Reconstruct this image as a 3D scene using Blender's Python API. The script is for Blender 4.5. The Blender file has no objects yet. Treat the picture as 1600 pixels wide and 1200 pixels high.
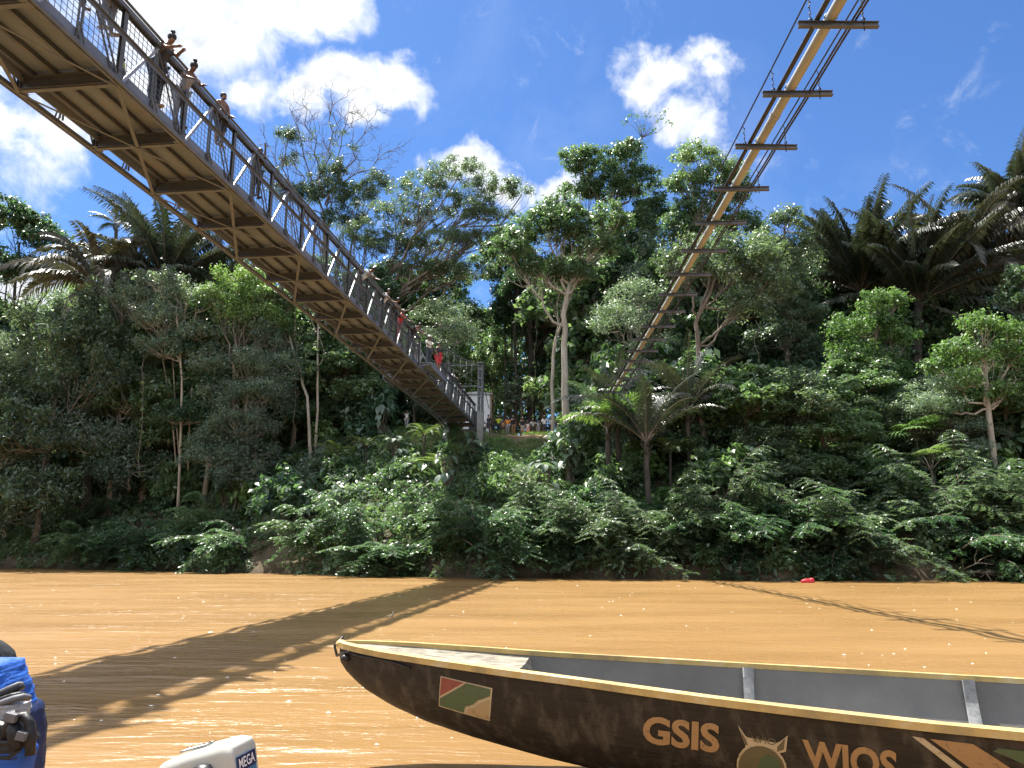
import bpy, bmesh, math, random
import numpy as np
from mathutils import Vector, Matrix, Euler
R = math.radians
C = bpy.context.scene.collection
SC = bpy.context.scene

# ------------------------------------------------------------------ camera, world, sun, exposure
CAM_H = 1.6
PITCH = math.atan(253 / 1200)
cam_d = bpy.data.cameras.new('camera'); cam = bpy.data.objects.new('camera', cam_d); C.objects.link(cam)
cam_d.sensor_fit = 'HORIZONTAL'; cam_d.sensor_width = 36.0; cam_d.lens = 36.0 * 1200 / 1600
cam_d.clip_start = 0.05; cam_d.clip_end = 3000
cam.location = (0, 0, CAM_H); cam.rotation_euler = (math.pi / 2 + PITCH, 0, 0)
SC.camera = cam
SUN_TO = Vector((-0.328, 0.365, 1.0)).normalized()
SUN_EL = math.asin(SUN_TO.z); SUN_AZ = math.atan2(SUN_TO.x, SUN_TO.y)
sun_d = bpy.data.lights.new('sun', 'SUN'); sun = bpy.data.objects.new('sun', sun_d); C.objects.link(sun)
sun_d.energy = 5.0; sun_d.angle = R(0.53); sun_d.color = (1.0, 0.95, 0.86)
sun.rotation_euler = SUN_TO.to_track_quat('Z', 'Y').to_euler()
SC.view_settings.view_transform = 'Standard'; SC.view_settings.look = 'None'
SC.view_settings.gamma = 1.0; SC.view_settings.exposure = 1.45
cy = SC.cycles
cy.max_bounces = 6; cy.diffuse_bounces = 4; cy.glossy_bounces = 2; cy.transmission_bounces = 4
cy.transparent_max_bounces = 6; cy.caustics_reflective = False; cy.caustics_refractive = False
cy.sample_clamp_indirect = 4.0; cy.sample_clamp_direct = 0.0
cy.use_adaptive_sampling = True; cy.adaptive_threshold = 0.02

def ray(px, py):
    u = (px - 800) / 1200; v = (600 - py) / 1200
    return Vector((u, math.cos(PITCH) - v * math.sin(PITCH), math.sin(PITCH) + v * math.cos(PITCH)))
def at(px, py, Y):                       # world point seen there at depth Y
    r = ray(px, py); return Vector((0, 0, CAM_H)) + r * (Y / r.y)
def proj(p):
    Z = p[2] - CAM_H; d = p[1] * math.cos(PITCH) + Z * math.sin(PITCH)
    return 800 + 1200 * p[0] / d, 600 - 1200 * (Z * math.cos(PITCH) - p[1] * math.sin(PITCH)) / d

class NT:                                # small node helper
    def __init__(s, tree): s.t = tree
    def n(s, typ, ins=None, **kw):
        nd = s.t.nodes.new(typ)
        for k, v in kw.items(): setattr(nd, k, v)
        for k, v in (ins or {}).items():
            if isinstance(v, bpy.types.NodeSocket): s.t.links.new(v, nd.inputs[k])
            else: nd.inputs[k].default_value = v
        return nd
    def m(s, op, a, b=0.0, c=None, clamp=False):
        ins = {0: a, 1: b}
        if c is not None: ins[2] = c
        return s.n('ShaderNodeMath', ins, operation=op, use_clamp=clamp).outputs[0]
    def mix(s, f, a, b, blend='MIX'):
        nd = s.n('ShaderNodeMix', {0: f, 6: a, 7: b}, data_type='RGBA', blend_type=blend); return nd.outputs[2]
    def ramp(s, f, stops):
        nd = s.n('ShaderNodeValToRGB', {0: f}); el = nd.color_ramp.elements
        while len(el) < len(stops): el.new(0.5)
        for e, (p, c) in zip(el, stops): e.position = p; e.color = (*c, 1)
        return nd.outputs[0]
    def noise(s, vec, scale, detail=4, rough=0.55, dist=0.0, out='Fac'):
        return s.n('ShaderNodeTexNoise', {'Vector': vec, 'Scale': scale, 'Detail': detail, 'Roughness': rough, 'Distortion': dist}).outputs[out]

# world: Nishita sky with clouds in fixed compass directions
wd = bpy.data.worlds.new('World'); SC.world = wd; wd.use_nodes = True
wd.node_tree.nodes.clear(); W = NT(wd.node_tree)
sky = W.n('ShaderNodeTexSky', sky_type='NISHITA', sun_disc=False, sun_elevation=SUN_EL, sun_rotation=SUN_AZ, altitude=200, air_density=1.0, dust_density=0.6, ozone_density=3.0)
skyc = W.mix(1.0, sky.outputs[0], (0.0325, 0.0475, 0.0665, 1), 'MULTIPLY')
dirv = W.n('ShaderNodeTexCoord').outputs['Generated']
warp = W.noise(dirv, 9.0, 5, 0.6, out='Color')
wv = W.n('ShaderNodeVectorMath', {0: warp, 1: (0.5, 0.5, 0.5)}, operation='SUBTRACT').outputs[0]
wv = W.n('ShaderNodeVectorMath', {0: wv, 'Scale': 0.13}, operation='SCALE').outputs[0]
dw = W.n('ShaderNodeVectorMath', {0: dirv, 1: wv}, operation='ADD').outputs[0]
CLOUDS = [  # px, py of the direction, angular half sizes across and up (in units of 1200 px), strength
    (500, -1500, 900, 500, 1.3), (-900, -500, 700, 500, 1.3), (2400, -1100, 500, 400, 1.2), (-1200, 500, 500, 300, 1.2), (2700, 200, 400, 300, 1.2),  # unseen clouds out of view, added to raise the ambient light
    (330, -40, 220, 80, 1.2), (290, 50, 140, 75, 1.05), (460, 5, 105, 45, 1.1), (395, 165, 50, 40, .7), (220, 120, 110, 55, .85),
    (540, 130, 80, 42, 1.15), (470, 160, 60, 40, .95), (605, 115, 62, 45, 1.05), (560, 178, 70, 34, .8), (650, 150, 42, 32, .6),
    (1025, 120, 62, 52, 1.0), (1105, 95, 62, 36, .95), (1070, 170, 72, 48, .9), (985, 120, 45, 50, .8), (1130, 190, 50, 40, .7),
    (740, 250, 80, 34, 1.1), (790, 300, 60, 40, .8), (860, 310, 55, 40, 1.05), (690, 265, 50, 30, .7),
    (30, 190, 130, 44, .85), (130, 212, 80, 30, .6), (-60, 110, 90, 70, .9),
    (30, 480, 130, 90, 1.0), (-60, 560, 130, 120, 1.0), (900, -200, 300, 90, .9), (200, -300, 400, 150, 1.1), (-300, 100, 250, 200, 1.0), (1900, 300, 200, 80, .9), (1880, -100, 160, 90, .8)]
acc = None
BACK_FILL = [(-.3, -1, .9), (.6, -.9, .5), (-.9, -.5, .4), (.1, -1, .25)]  # unseen clouds behind the camera, added as ambient fill
for (px, py, rx, ry, st) in CLOUDS:
    d = ray(px, py).normalized()
    df = W.n('ShaderNodeVectorMath', {0: dw, 1: tuple(d)}, operation='SUBTRACT').outputs[0]
    df = W.n('ShaderNodeVectorMath', {0: df, 1: (1200 / rx, 1200 / ((rx + ry) / 2), 1200 / ry)}, operation='MULTIPLY').outputs[0]
    ln = W.n('ShaderNodeVectorMath', {0: df}, operation='LENGTH').outputs['Value']
    v = W.m('MULTIPLY', W.m('MAXIMUM', W.m('SUBTRACT', 1.25, ln), 0.0), st)
    acc = v if acc is None else W.n('ShaderNodeMath', {0: acc, 1: v, 2: 0.25}, operation='SMOOTH_MAX').outputs[0]
for d in BACK_FILL:
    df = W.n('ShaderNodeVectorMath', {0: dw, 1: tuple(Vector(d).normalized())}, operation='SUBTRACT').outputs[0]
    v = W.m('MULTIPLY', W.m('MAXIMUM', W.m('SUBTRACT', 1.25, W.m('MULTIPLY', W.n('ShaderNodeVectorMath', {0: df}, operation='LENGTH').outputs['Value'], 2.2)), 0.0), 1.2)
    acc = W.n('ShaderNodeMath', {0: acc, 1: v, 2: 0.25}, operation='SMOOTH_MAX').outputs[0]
fine = W.noise(dirv, 16.0, 9, 0.62, 0.4)
dens = W.m('SUBTRACT', W.m('ADD', acc, W.m('MULTIPLY', fine, 1.5)), 1.02)
mask = W.n('ShaderNodeMapRange', {0: dens, 1: 0.0, 2: 0.75}, interpolation_type='SMOOTHSTEP').outputs[0]
body = W.n('ShaderNodeMapRange', {0: W.m('ADD', dens, W.m('MULTIPLY', W.noise(dirv, 7.0, 5, 0.6), 0.9)), 1: 0.85, 2: 1.75}, interpolation_type='SMOOTHSTEP').outputs[0]
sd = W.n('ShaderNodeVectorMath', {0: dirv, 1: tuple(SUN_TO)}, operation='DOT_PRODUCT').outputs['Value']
fwd = W.n('ShaderNodeMapRange', {0: sd, 1: .83, 2: .97, 3: 0.0, 4: 2.2}, interpolation_type='SMOOTHSTEP').outputs[0]  # extra brightness for unseen clouds near the sun, boosted for ambient fill
bk = W.n('ShaderNodeMapRange', {0: W.n('ShaderNodeSeparateXYZ', {0: dirv}).outputs[1], 1: .1, 2: -.4, 3: 0.0, 4: .8}).outputs[0]  # added gain on clouds behind the camera, more fill light
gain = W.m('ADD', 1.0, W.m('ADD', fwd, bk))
ccol = W.mix(body, (0.46, 0.465, 0.47, 1), (0.235, 0.255, 0.29, 1))
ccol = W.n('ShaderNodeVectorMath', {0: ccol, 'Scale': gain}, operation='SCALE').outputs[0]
wisp = W.m('MULTIPLY', W.n('ShaderNodeMapRange', {0: W.noise(dirv, 5.0, 8, 0.62, 0.6), 1: 0.52, 2: 0.85}).outputs[0], 0.10)
mask = W.m('MAXIMUM', mask, wisp)
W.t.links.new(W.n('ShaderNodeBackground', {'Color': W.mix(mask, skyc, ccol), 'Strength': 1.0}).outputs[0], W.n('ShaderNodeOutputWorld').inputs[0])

# ------------------------------------------------------------------ helpers
def tag(o, label=None, cat=None, group=None, kind=None):
    if label: o['label'] = label
    if cat: o['category'] = cat
    if group: o['group'] = group
    if kind: o['kind'] = kind
    return o
def empty(name, loc, label, cat, group=None, rz=0):
    o = bpy.data.objects.new(name, None); C.objects.link(o); o.location = loc; o.rotation_euler = (0, 0, rz)
    o.empty_display_size = 0.2
    return tag(o, label, cat, group)
def link(name, me, parent=None):
    o = bpy.data.objects.new(name, me); C.objects.link(o)
    if parent is not None: o.parent = parent
    return o
ORD = 'first second third fourth fifth sixth seventh eighth ninth tenth eleventh twelfth thirteenth fourteenth fifteenth sixteenth seventeenth eighteenth nineteenth twentieth'.split()
for t_ in ('twenty', 'thirty', 'forty', 'fifty', 'sixty'): ORD += [t_ + '-' + w for w in ORD[:9]] + [{'twenty': 'thirtieth', 'thirty': 'fortieth', 'forty': 'fiftieth', 'fifty': 'sixtieth', 'sixty': 'seventieth'}[t_]]

class MB:                                # collects shapes into one mesh
    def __init__(s): s.v = []; s.f = []; s.mi = []; s.sm = []
    def add(s, vs, fs, mi=0, smooth=False):
        b = len(s.v); s.v += [tuple(p) for p in vs]
        for f in fs: s.f.append([i + b for i in f]); s.mi.append(mi); s.sm.append(smooth)
    def box(s, c, d, mi=0, M=None):
        x, y, z = (q / 2 for q in d)
        vs = [Vector((a * x, b * y, e * z)) for a in (-1, 1) for b in (-1, 1) for e in (-1, 1)]
        if M is not None: vs = [M @ v for v in vs]
        vs = [v + Vector(c) for v in vs]
        s.add(vs, [(0, 1, 3, 2), (4, 6, 7, 5), (0, 4, 5, 1), (2, 3, 7, 6), (0, 2, 6, 4), (1, 5, 7, 3)], mi)
    def bar(s, p, q, w, h, mi=0, up=(0, 0, 1)):
        p = Vector(p); q = Vector(q); d = q - p; L = d.length; d.normalize()
        upv = Vector(up)
        if abs(d.dot(upv)) > 0.98: upv = Vector((0, 1, 0))
        a = d.cross(upv).normalized(); b = a.cross(d).normalized()
        M = Matrix((a, d, b)).transposed()
        s.box((p + q) / 2, (w, L, h), mi, M)
    def prism(s, pts, axis0, axis1, mi=0):      # profile list of (Vector) extruded from offset axis0 to axis1
        n = len(pts); vs = [Vector(p) + Vector(axis0) for p in pts] + [Vector(p) + Vector(axis1) for p in pts]
        s.add(vs, [list(range(n))[::-1], list(range(n, 2 * n))] + [(i, (i + 1) % n, n + (i + 1) % n, n + i) for i in range(n)], mi)
    def ibeam(s, p, q, w, h, t=0.02, mi=0):
        p = Vector(p); q = Vector(q); d = (q - p).normalized(); a = d.cross(Vector((0, 0, 1))).normalized(); b = a.cross(d)
        pr = [(-w, -h), (w, -h), (w, -h + 2 * t), (t, -h + 2 * t), (t, h - 2 * t), (w, h - 2 * t), (w, h), (-w, h), (-w, h - 2 * t), (-t, h - 2 * t), (-t, -h + 2 * t), (-w, -h + 2 * t)]
        n = len(pr); vs = [p + a * (x / 2) + b * (y / 2) for x, y in pr] + [q + a * (x / 2) + b * (y / 2) for x, y in pr]
        fs = [(i, (i + 1) % n, n + (i + 1) % n, n + i) for i in range(n)]
        for o in (0, n): fs += [(o, o + 1, o + 2, o + 11), (o + 3, o + 4, o + 9, o + 10), (o + 5, o + 6, o + 7, o + 8)]
        s.add(vs, fs, mi)
    def tube(s, pts, rad, n=6, mi=0, cap=True, smooth=True):
        pts = [Vector(p) for p in pts]
        if not hasattr(rad, '__len__'): rad = [rad] * len(pts)
        b = len(s.v); ref = None
        for i, p in enumerate(pts):
            d = (pts[min(i + 1, len(pts) - 1)] - pts[max(i - 1, 0)])
            d = d.normalized() if d.length > 1e-9 else Vector((0, 0, 1))
            if ref is None: ref = Vector((1, 0, 0)) if abs(d.x) < 0.8 else Vector((0, 1, 0))
            a = (ref - d * ref.dot(d)).normalized(); ref = a; c = d.cross(a)
            for k in range(n):
                t = 2 * math.pi * k / n; s.v.append(tuple(p + (a * math.cos(t) + c * math.sin(t)) * rad[i]))
        for i in range(len(pts) - 1):
            for k in range(n):
                k2 = (k + 1) % n
                s.f.append([b + i * n + k, b + i * n + k2, b + (i + 1) * n + k2, b + (i + 1) * n + k]); s.mi.append(mi); s.sm.append(smooth)
        if cap:
            s.f.append([b + k for k in range(n)][::-1]); s.mi.append(mi); s.sm.append(False)
            e = b + (len(pts) - 1) * n; s.f.append([e + k for k in range(n)]); s.mi.append(mi); s.sm.append(False)
    def ball(s, c, r, mi=0, n=10, m=7):
        if not hasattr(r, '__len__'): r = (r, r, r)
        vs = [(c[0], c[1], c[2] - r[2])]
        for i in range(1, m):
            ph = -math.pi / 2 + math.pi * i / m
            for k in range(n):
                t = 2 * math.pi * k / n
                vs.append((c[0] + r[0] * math.cos(ph) * math.cos(t), c[1] + r[1] * math.cos(ph) * math.sin(t), c[2] + r[2] * math.sin(ph)))
        vs.append((c[0], c[1], c[2] + r[2])); fs = [(0, 1 + (k + 1) % n, 1 + k) for k in range(n)]
        for i in range(m - 2):
            for k in range(n):
                a = 1 + i * n; fs.append((a + k, a + (k + 1) % n, a + n + (k + 1) % n, a + n + k))
        e = len(vs) - 1; a = 1 + (m - 2) * n; fs += [(a + k, a + (k + 1) % n, e) for k in range(n)]
        s.add(vs, fs, mi, True)
    def mesh(s, name, mats):
        me = bpy.data.meshes.new(name); me.from_pydata(s.v, [], s.f)
        for m in (mats if isinstance(mats, (list, tuple)) else [mats]): me.materials.append(m)
        me.polygons.foreach_set('material_index', s.mi); me.polygons.foreach_set('use_smooth', s.sm); me.update()
        return me
    def build(s, name, mats, parent=None): return link(name, s.mesh(name, mats), parent)

# ------------------------------------------------------------------ materials
def new_mat(name):
    m = bpy.data.materials.new(name); m.use_nodes = True; m.node_tree.nodes.clear(); return m, NT(m.node_tree)
def finish(N, shader, disp=None):
    o = N.n('ShaderNodeOutputMaterial'); N.t.links.new(shader, o.inputs[0])
def surf(name, c1, c2, scale=4, rough=0.6, metal=0.0, bump=0.0, bscale=30, c3=None, spec=0.4, stretch=(1, 1, 1), coord='Object', rand=0.0):
    m, N = new_mat(name)
    co = N.n('ShaderNodeTexCoord').outputs[coord]
    co = N.n('ShaderNodeMapping', {'Vector': co, 'Scale': stretch}).outputs[0]
    f = N.noise(co, scale, 6, 0.6)
    stops = [(0.3, c1), (0.68, c2)] if c3 is None else [(0.28, c1), (0.55, c2), (0.74, c3)]
    col = N.ramp(f, stops)
    if rand:
        oi = N.n('ShaderNodeObjectInfo').outputs['Random']
        col = N.n('ShaderNodeHueSaturation', {'Hue': 0.5, 'Saturation': 1.0, 'Value': N.n('ShaderNodeMapRange', {0: oi, 3: 1 - rand, 4: 1 + rand}).outputs[0], 'Color': col}).outputs[0]
    ins = {'Base Color': col, 'Roughness': N.n('ShaderNodeMapRange', {0: N.noise(co, scale * 2.3, 4), 1: .3, 2: .7, 3: max(rough - .12, .05), 4: min(rough + .12, 1)}).outputs[0], 'Metallic': metal, 'Specular IOR Level': spec}
    if bump:
        ins['Normal'] = N.n('ShaderNodeBump', {'Strength': bump, 'Distance': 0.02, 'Height': N.noise(co, bscale, 5, 0.6)}).outputs[0]
    finish(N, N.n('ShaderNodeBsdfPrincipled', ins).outputs[0]); return m
def leafmat(name, dark, mid, light, rough=0.38, trans=0.3, tcol=None, spec=0.5):
    m, N = new_mat(name)
    t = N.n('ShaderNodeAttribute', attribute_name='tint').outputs['Fac']
    oi = N.n('ShaderNodeObjectInfo').outputs['Random']
    t = N.m('ADD', t, N.m('MULTIPLY', N.m('SUBTRACT', oi, 0.5), 0.3), clamp=True)
    col = N.ramp(t, [(0.0, dark), (0.45, mid), (1.0, light)])
    p = N.n('ShaderNodeBsdfPrincipled', {'Base Color': col, 'Roughness': rough, 'Specular IOR Level': spec}).outputs[0]
    tc = N.mix(1.0, col, tcol or (1.35, 1.5, 0.75, 1), 'MULTIPLY')
    tr = N.n('ShaderNodeBsdfTranslucent', {'Color': tc}).outputs[0]
    finish(N, N.n('ShaderNodeMixShader', {0: trans, 1: p, 2: tr}).outputs[0]); return m

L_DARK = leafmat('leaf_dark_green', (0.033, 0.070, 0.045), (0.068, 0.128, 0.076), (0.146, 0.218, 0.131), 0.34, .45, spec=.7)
L_MID = leafmat('leaf_mid_green', (0.048, 0.089, 0.052), (0.093, 0.157, 0.085), (0.182, 0.251, 0.147), 0.35, .46, spec=.7)
L_OLIVE = leafmat('leaf_olive', (0.059, 0.090, 0.058), (0.105, 0.153, 0.100), (0.172, 0.235, 0.157), 0.40, .40, spec=.5)
L_BRIGHT = leafmat('leaf_bright_green', (0.067, 0.129, 0.046), (0.123, 0.213, 0.076), (0.212, 0.310, 0.123), 0.48, 0.40, spec=.35)
L_PALE = leafmat('leaf_pale', (0.089, 0.129, 0.102), (0.151, 0.207, 0.160), (0.237, 0.308, 0.259), 0.40, .40, spec=.5)
L_PALM = leafmat('palm_leaflet', (.026, .038, .029), (.050, .064, .046), (.110, .114, .085), 0.36, 0.16, spec=.6)
L_PALMDRY = leafmat('palm_leaflet_olive', (.030, .033, .024), (.058, .058, .042), (.140, .122, .092), 0.38, 0.18, spec=.6)
L_FERN = leafmat('fern_green', (0.056, 0.092, 0.042), (0.106, 0.156, 0.067), (0.184, 0.241, 0.109), 0.5, 0.38, spec=.3)
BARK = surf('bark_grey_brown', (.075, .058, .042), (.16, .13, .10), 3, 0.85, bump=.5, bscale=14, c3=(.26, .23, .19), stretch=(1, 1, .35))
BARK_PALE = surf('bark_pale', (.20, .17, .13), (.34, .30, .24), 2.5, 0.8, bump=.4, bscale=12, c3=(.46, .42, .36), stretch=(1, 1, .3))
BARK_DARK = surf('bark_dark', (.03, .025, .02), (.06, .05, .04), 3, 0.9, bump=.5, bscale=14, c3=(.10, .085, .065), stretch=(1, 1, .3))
STEEL = surf('weathered_steel', (.065, .068, .070), (.110, .114, .116), 2.2, 0.5, 0.2, .15, 40, c3=(.165, .160, .15))
STEEL_DARK = surf('dark_steel', (.058, .066, .080), (.090, .100, .118), 3, 0.5, 0.2, .15, 40, c3=(.12, .09, .07))
STEEL_RUST = surf('rusty_angle_iron', (.085, .098, .125), (.118, .134, .168), 4, 0.7, 0.0, .2, 40, c3=(.150, .155, .17))
GALV = surf('galvanised_steel', (.22, .23, .24), (.33, .34, .35), 5, 0.38, 0.5, .1, 30, c3=(.42, .43, .43))
DECK = surf('deck_plate', (.115, .142, .195), (.160, .195, .262), 1.1, 0.85, 0.0, .35, 20, c3=(.200, .195, .205), stretch=(1, .5, 1))
BLACKCAB = surf('black_cable', (.012, .012, .013), (.024, .024, .026), 6, 0.45)
WIRE = surf('mesh_wire', (.10, .105, .11), (.17, .175, .18), 6, 0.4, 0.5)
PIPE = surf('yellow_pipe', (.22, .232, .225), (.30, .315, .30), 5, 0.7, 0, .15, 30, c3=(.34, .34, .32), stretch=(1, .2, 1))
CONC = surf('pale_concrete', (.36, .36, .35), (.50, .50, .48), 2, 0.85, 0, .3, 20, c3=(.58, .58, .57))
WHITEPAINT = surf('white_board', (.55, .57, .58), (.70, .71, .72), 3, 0.6)
DARKVOID = surf('dark_door', (.02, .02, .022), (.04, .04, .042), 3, 0.7)

# ------------------------------------------------------------------ terrain and water
BANK_X = [-140, -60, -38, -22, -10.5, -1.7, 6.2, 13.4, 24, 40, 140]
BANK_Y = [75, 66, 58, 51.5, 44.5, 40.2, 39.2, 37.4, 37.2, 38, 48]
def smooth(a, b, x): t = np.clip((x - a) / (b - a), 0, 1); return t * t * (3 - 2 * t)
def vnoise(x, y, seed=0):                 # cheap smooth value noise from sines
    r = np.random.default_rng(seed); out = 0
    for k in range(7):
        a, b, c = r.uniform(-1, 1, 3); f = 0.18 * 1.45 ** k
        out = out + np.sin(x * f * (a * 1.5 + .3) + y * f * (b * 1.5 + .2) + c * 9) / (1.3 ** k)
    return out / 3
def bank_line(x): return np.interp(x, BANK_X, BANK_Y) + 0.5 * np.sin(x * .9) + 0.3 * np.sin(x * 2.3 + 1)
def ground_z(x, y):
    x = np.asarray(x, float); y = np.asarray(y, float)
    t = y - bank_line(x)
    pass
    top = 10.35 + 0.02 * np.clip(t - 18, 0, 200) + .9 * np.exp(-((x + 7.6) / 3.2) ** 2 - ((y - 59.5) / 3.5) ** 2)
    prof = np.interp(t, [-30, -3, -.4, 0, .35, 1.6, 5, 9, 13, 17, 20], [-3.5, -1.1, -.25, 0, .55, 1.0, 3.0, 5.9, 8.4, 10.0, 10.35])
    z = np.where(t > 20, top, np.minimum(prof, top) + np.where(t > 12, (top - 10.35) * smooth(12, 20, t), 0))
    n = vnoise(x, y, 3) * .55 * smooth(1, 6, t)
    z = z - 1.3 * np.exp(-((x - 1.8) / 6.5) ** 4) * np.exp(-((t - 14.0) / 4.5) ** 2)
    flat = np.exp(-((x - 1.5) / 7.5) ** 4 - ((y - 63) / 6.5) ** 4)
    z = z + n * (1 - flat) + 6 * smooth(80, 160, y)
    near = np.interp(-y, [4, 9, 20, 30], [0, 0, 8, 9]) ; z = np.where(y < -4, np.maximum(near - 1.0, -3), z)
    return z
def grid_mesh(name, xs, ys, zf, mat):
    X, Y = np.meshgrid(xs, ys); Z = zf(X, Y); nx, ny = len(xs), len(ys)
    v = np.stack([X, Y, Z], -1).reshape(-1, 3)
    i = np.arange((ny - 1) * (nx - 1)); r = i // (nx - 1); c = i % (nx - 1); a = r * nx + c
    q = np.stack([a, a + 1, a + nx + 1, a + nx], 1)
    me = bpy.data.meshes.new(name); fast_mesh(me, v, q); me.polygons.foreach_set('use_smooth', np.ones(len(q), bool)); me.materials.append(mat)
    return link(name, me)
def fast_mesh(me, v, q):
    v = np.ascontiguousarray(v, np.float32); q = np.ascontiguousarray(q, np.int32); k = q.shape[1]
    me.vertices.add(len(v)); me.vertices.foreach_set('co', v.ravel())
    me.loops.add(q.size); me.loops.foreach_set('vertex_index', q.ravel())
    me.polygons.add(len(q)); me.polygons.foreach_set('loop_start', np.arange(0, q.size, k, dtype=np.int32))
    me.update(calc_edges=True)

gm, N = new_mat('bank_soil')
gco = N.n('ShaderNodeTexCoord').outputs['Object']
gcol = N.ramp(N.noise(gco, .6, 8, .65), [(.3, (.055, .042, .028)), (.5, (.11, .085, .055)), (.72, (.19, .15, .10))])
sx = N.n('ShaderNodeSeparateXYZ', {0: gco})
dx = N.m('POWER', N.m('DIVIDE', N.m('SUBTRACT', sx.outputs[0], 2.0), 6.5), 2.0); dy = N.m('POWER', N.m('DIVIDE', N.m('SUBTRACT', sx.outputs[1], 64.0), 5.0), 2.0)
clr = N.n('ShaderNodeMapRange', {0: N.m('ADD', N.m('ADD', dx, dy), N.noise(gco, 1.2, 4)), 1: 1.5, 2: .9}).outputs[0]
gcol = N.mix(clr, gcol, N.ramp(N.noise(gco, 2.5, 5), [(.3, (.38, .23, .12)), (.7, (.52, .36, .21))]))
gx = N.m('POWER', N.m('DIVIDE', N.m('ADD', sx.outputs[0], 7.4), 3.4), 2.0); gy = N.m('POWER', N.m('DIVIDE', N.m('SUBTRACT', sx.outputs[1], 59.0), 4.0), 2.0)
grs = N.n('ShaderNodeMapRange', {0: N.m('ADD', N.m('ADD', gx, gy), N.noise(gco, 1.2, 4)), 1: 1.6, 2: 1.1}).outputs[0]
gcol = N.mix(grs, gcol, N.ramp(N.noise(gco, 5, 6), [(.3, (.06, .075, .025)), (.7, (.13, .14, .055))]))
wet = N.n('ShaderNodeMapRange', {0: N.m('ADD', sx.outputs[2], N.m('MULTIPLY', N.noise(gco, .8, 4), 1.2)), 1: .35, 2: 1.1}).outputs[0]
gcol = N.mix(wet, (.030, .022, .015, 1), gcol)
finish(N, N.n('ShaderNodeBsdfPrincipled', {'Base Color': gcol, 'Roughness': .95, 'Specular IOR Level': .15, 'Normal': N.n('ShaderNodeBump', {'Strength': .7, 'Distance': .15, 'Height': N.noise(gco, 2.5, 8, .65)}).outputs[0]}).outputs[0])
xs = np.unique(np.concatenate([np.linspace(-220, -70, 12), np.linspace(-70, 60, 190), np.linspace(60, 220, 12)]))
ys = np.unique(np.concatenate([np.linspace(-120, 30, 45), np.linspace(30, 75, 110), np.linspace(75, 240, 30)]))
tag(grid_mesh('ground', xs, ys, ground_z, gm), kind='structure')

wm, N = new_mat('muddy_river_water')
wco = N.n('ShaderNodeTexCoord').outputs['Object']
wcol = N.ramp(N.noise(N.n('ShaderNodeMapping', {'Vector': wco, 'Scale': (.10, .45, 1)}).outputs[0], 1.0, 7, .65), [(.28, (.180, .101, .035)), (.5, (.225, .130, .049)), (.74, (.262, .157, .063))])
w1 = N.noise(N.n('ShaderNodeMapping', {'Vector': wco, 'Scale': (1.3, 5.2, 1), 'Rotation': (0, 0, .05)}).outputs[0], 1.0, 3, .5, .6)
w2 = N.noise(N.n('ShaderNodeMapping', {'Vector': wco, 'Scale': (3.6, 12., 1), 'Rotation': (0, 0, -.10)}).outputs[0], 1.0, 4, .6, .4)
w3 = N.noise(N.n('ShaderNodeMapping', {'Vector': wco, 'Scale': (.16, .5, 1)}).outputs[0], 1.0, 3, .5)
calm = N.n('ShaderNodeMapRange', {0: w3, 1: .35, 2: .65, 3: .6, 4: 1.2}).outputs[0]
w0 = N.noise(N.n('ShaderNodeMapping', {'Vector': wco, 'Scale': (.30, 1.7, 1), 'Rotation': (0, 0, .03)}).outputs[0], 1.0, 4, .55, .5)
w1 = N.m('ADD', w1, N.m('MULTIPLY', w0, 1.9))
hgt = N.m('MULTIPLY', N.m('ADD', w1, N.m('MULTIPLY', w2, .5)), calm)
wb = N.n('ShaderNodeBump', {'Strength': 1.0, 'Distance': .046, 'Height': hgt}).outputs[0]
finish(N, N.n('ShaderNodeBsdfPrincipled', {'Base Color': wcol, 'Roughness': N.n('ShaderNodeMapRange', {0: w3, 1: .35, 2: .65, 3: .34, 4: .23}).outputs[0], 'IOR': 1.33, 'Specular IOR Level': .4, 'Normal': wb}).outputs[0])
wx = np.unique(np.concatenate([np.linspace(-215, -30, 20), np.linspace(-30, 30, 260), np.linspace(30, 215, 20)]))
wy = np.unique(np.concatenate([np.linspace(-60, 2, 20), np.linspace(2, 16, 180), np.linspace(16, 90, 220)]))
def wave_z(x, y):
    return .010 * np.sin(y * 4.1 + .5 * np.sin(x * .7) + x * .35) + .008 * np.sin(y * 6.7 - x * .5 + np.sin(x * 1.3 + y * .4)) + .006 * np.sin(y * 2.3 + x * 1.1)
tag(grid_mesh('river_water', wx, wy, wave_z, wm), kind='structure')

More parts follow.
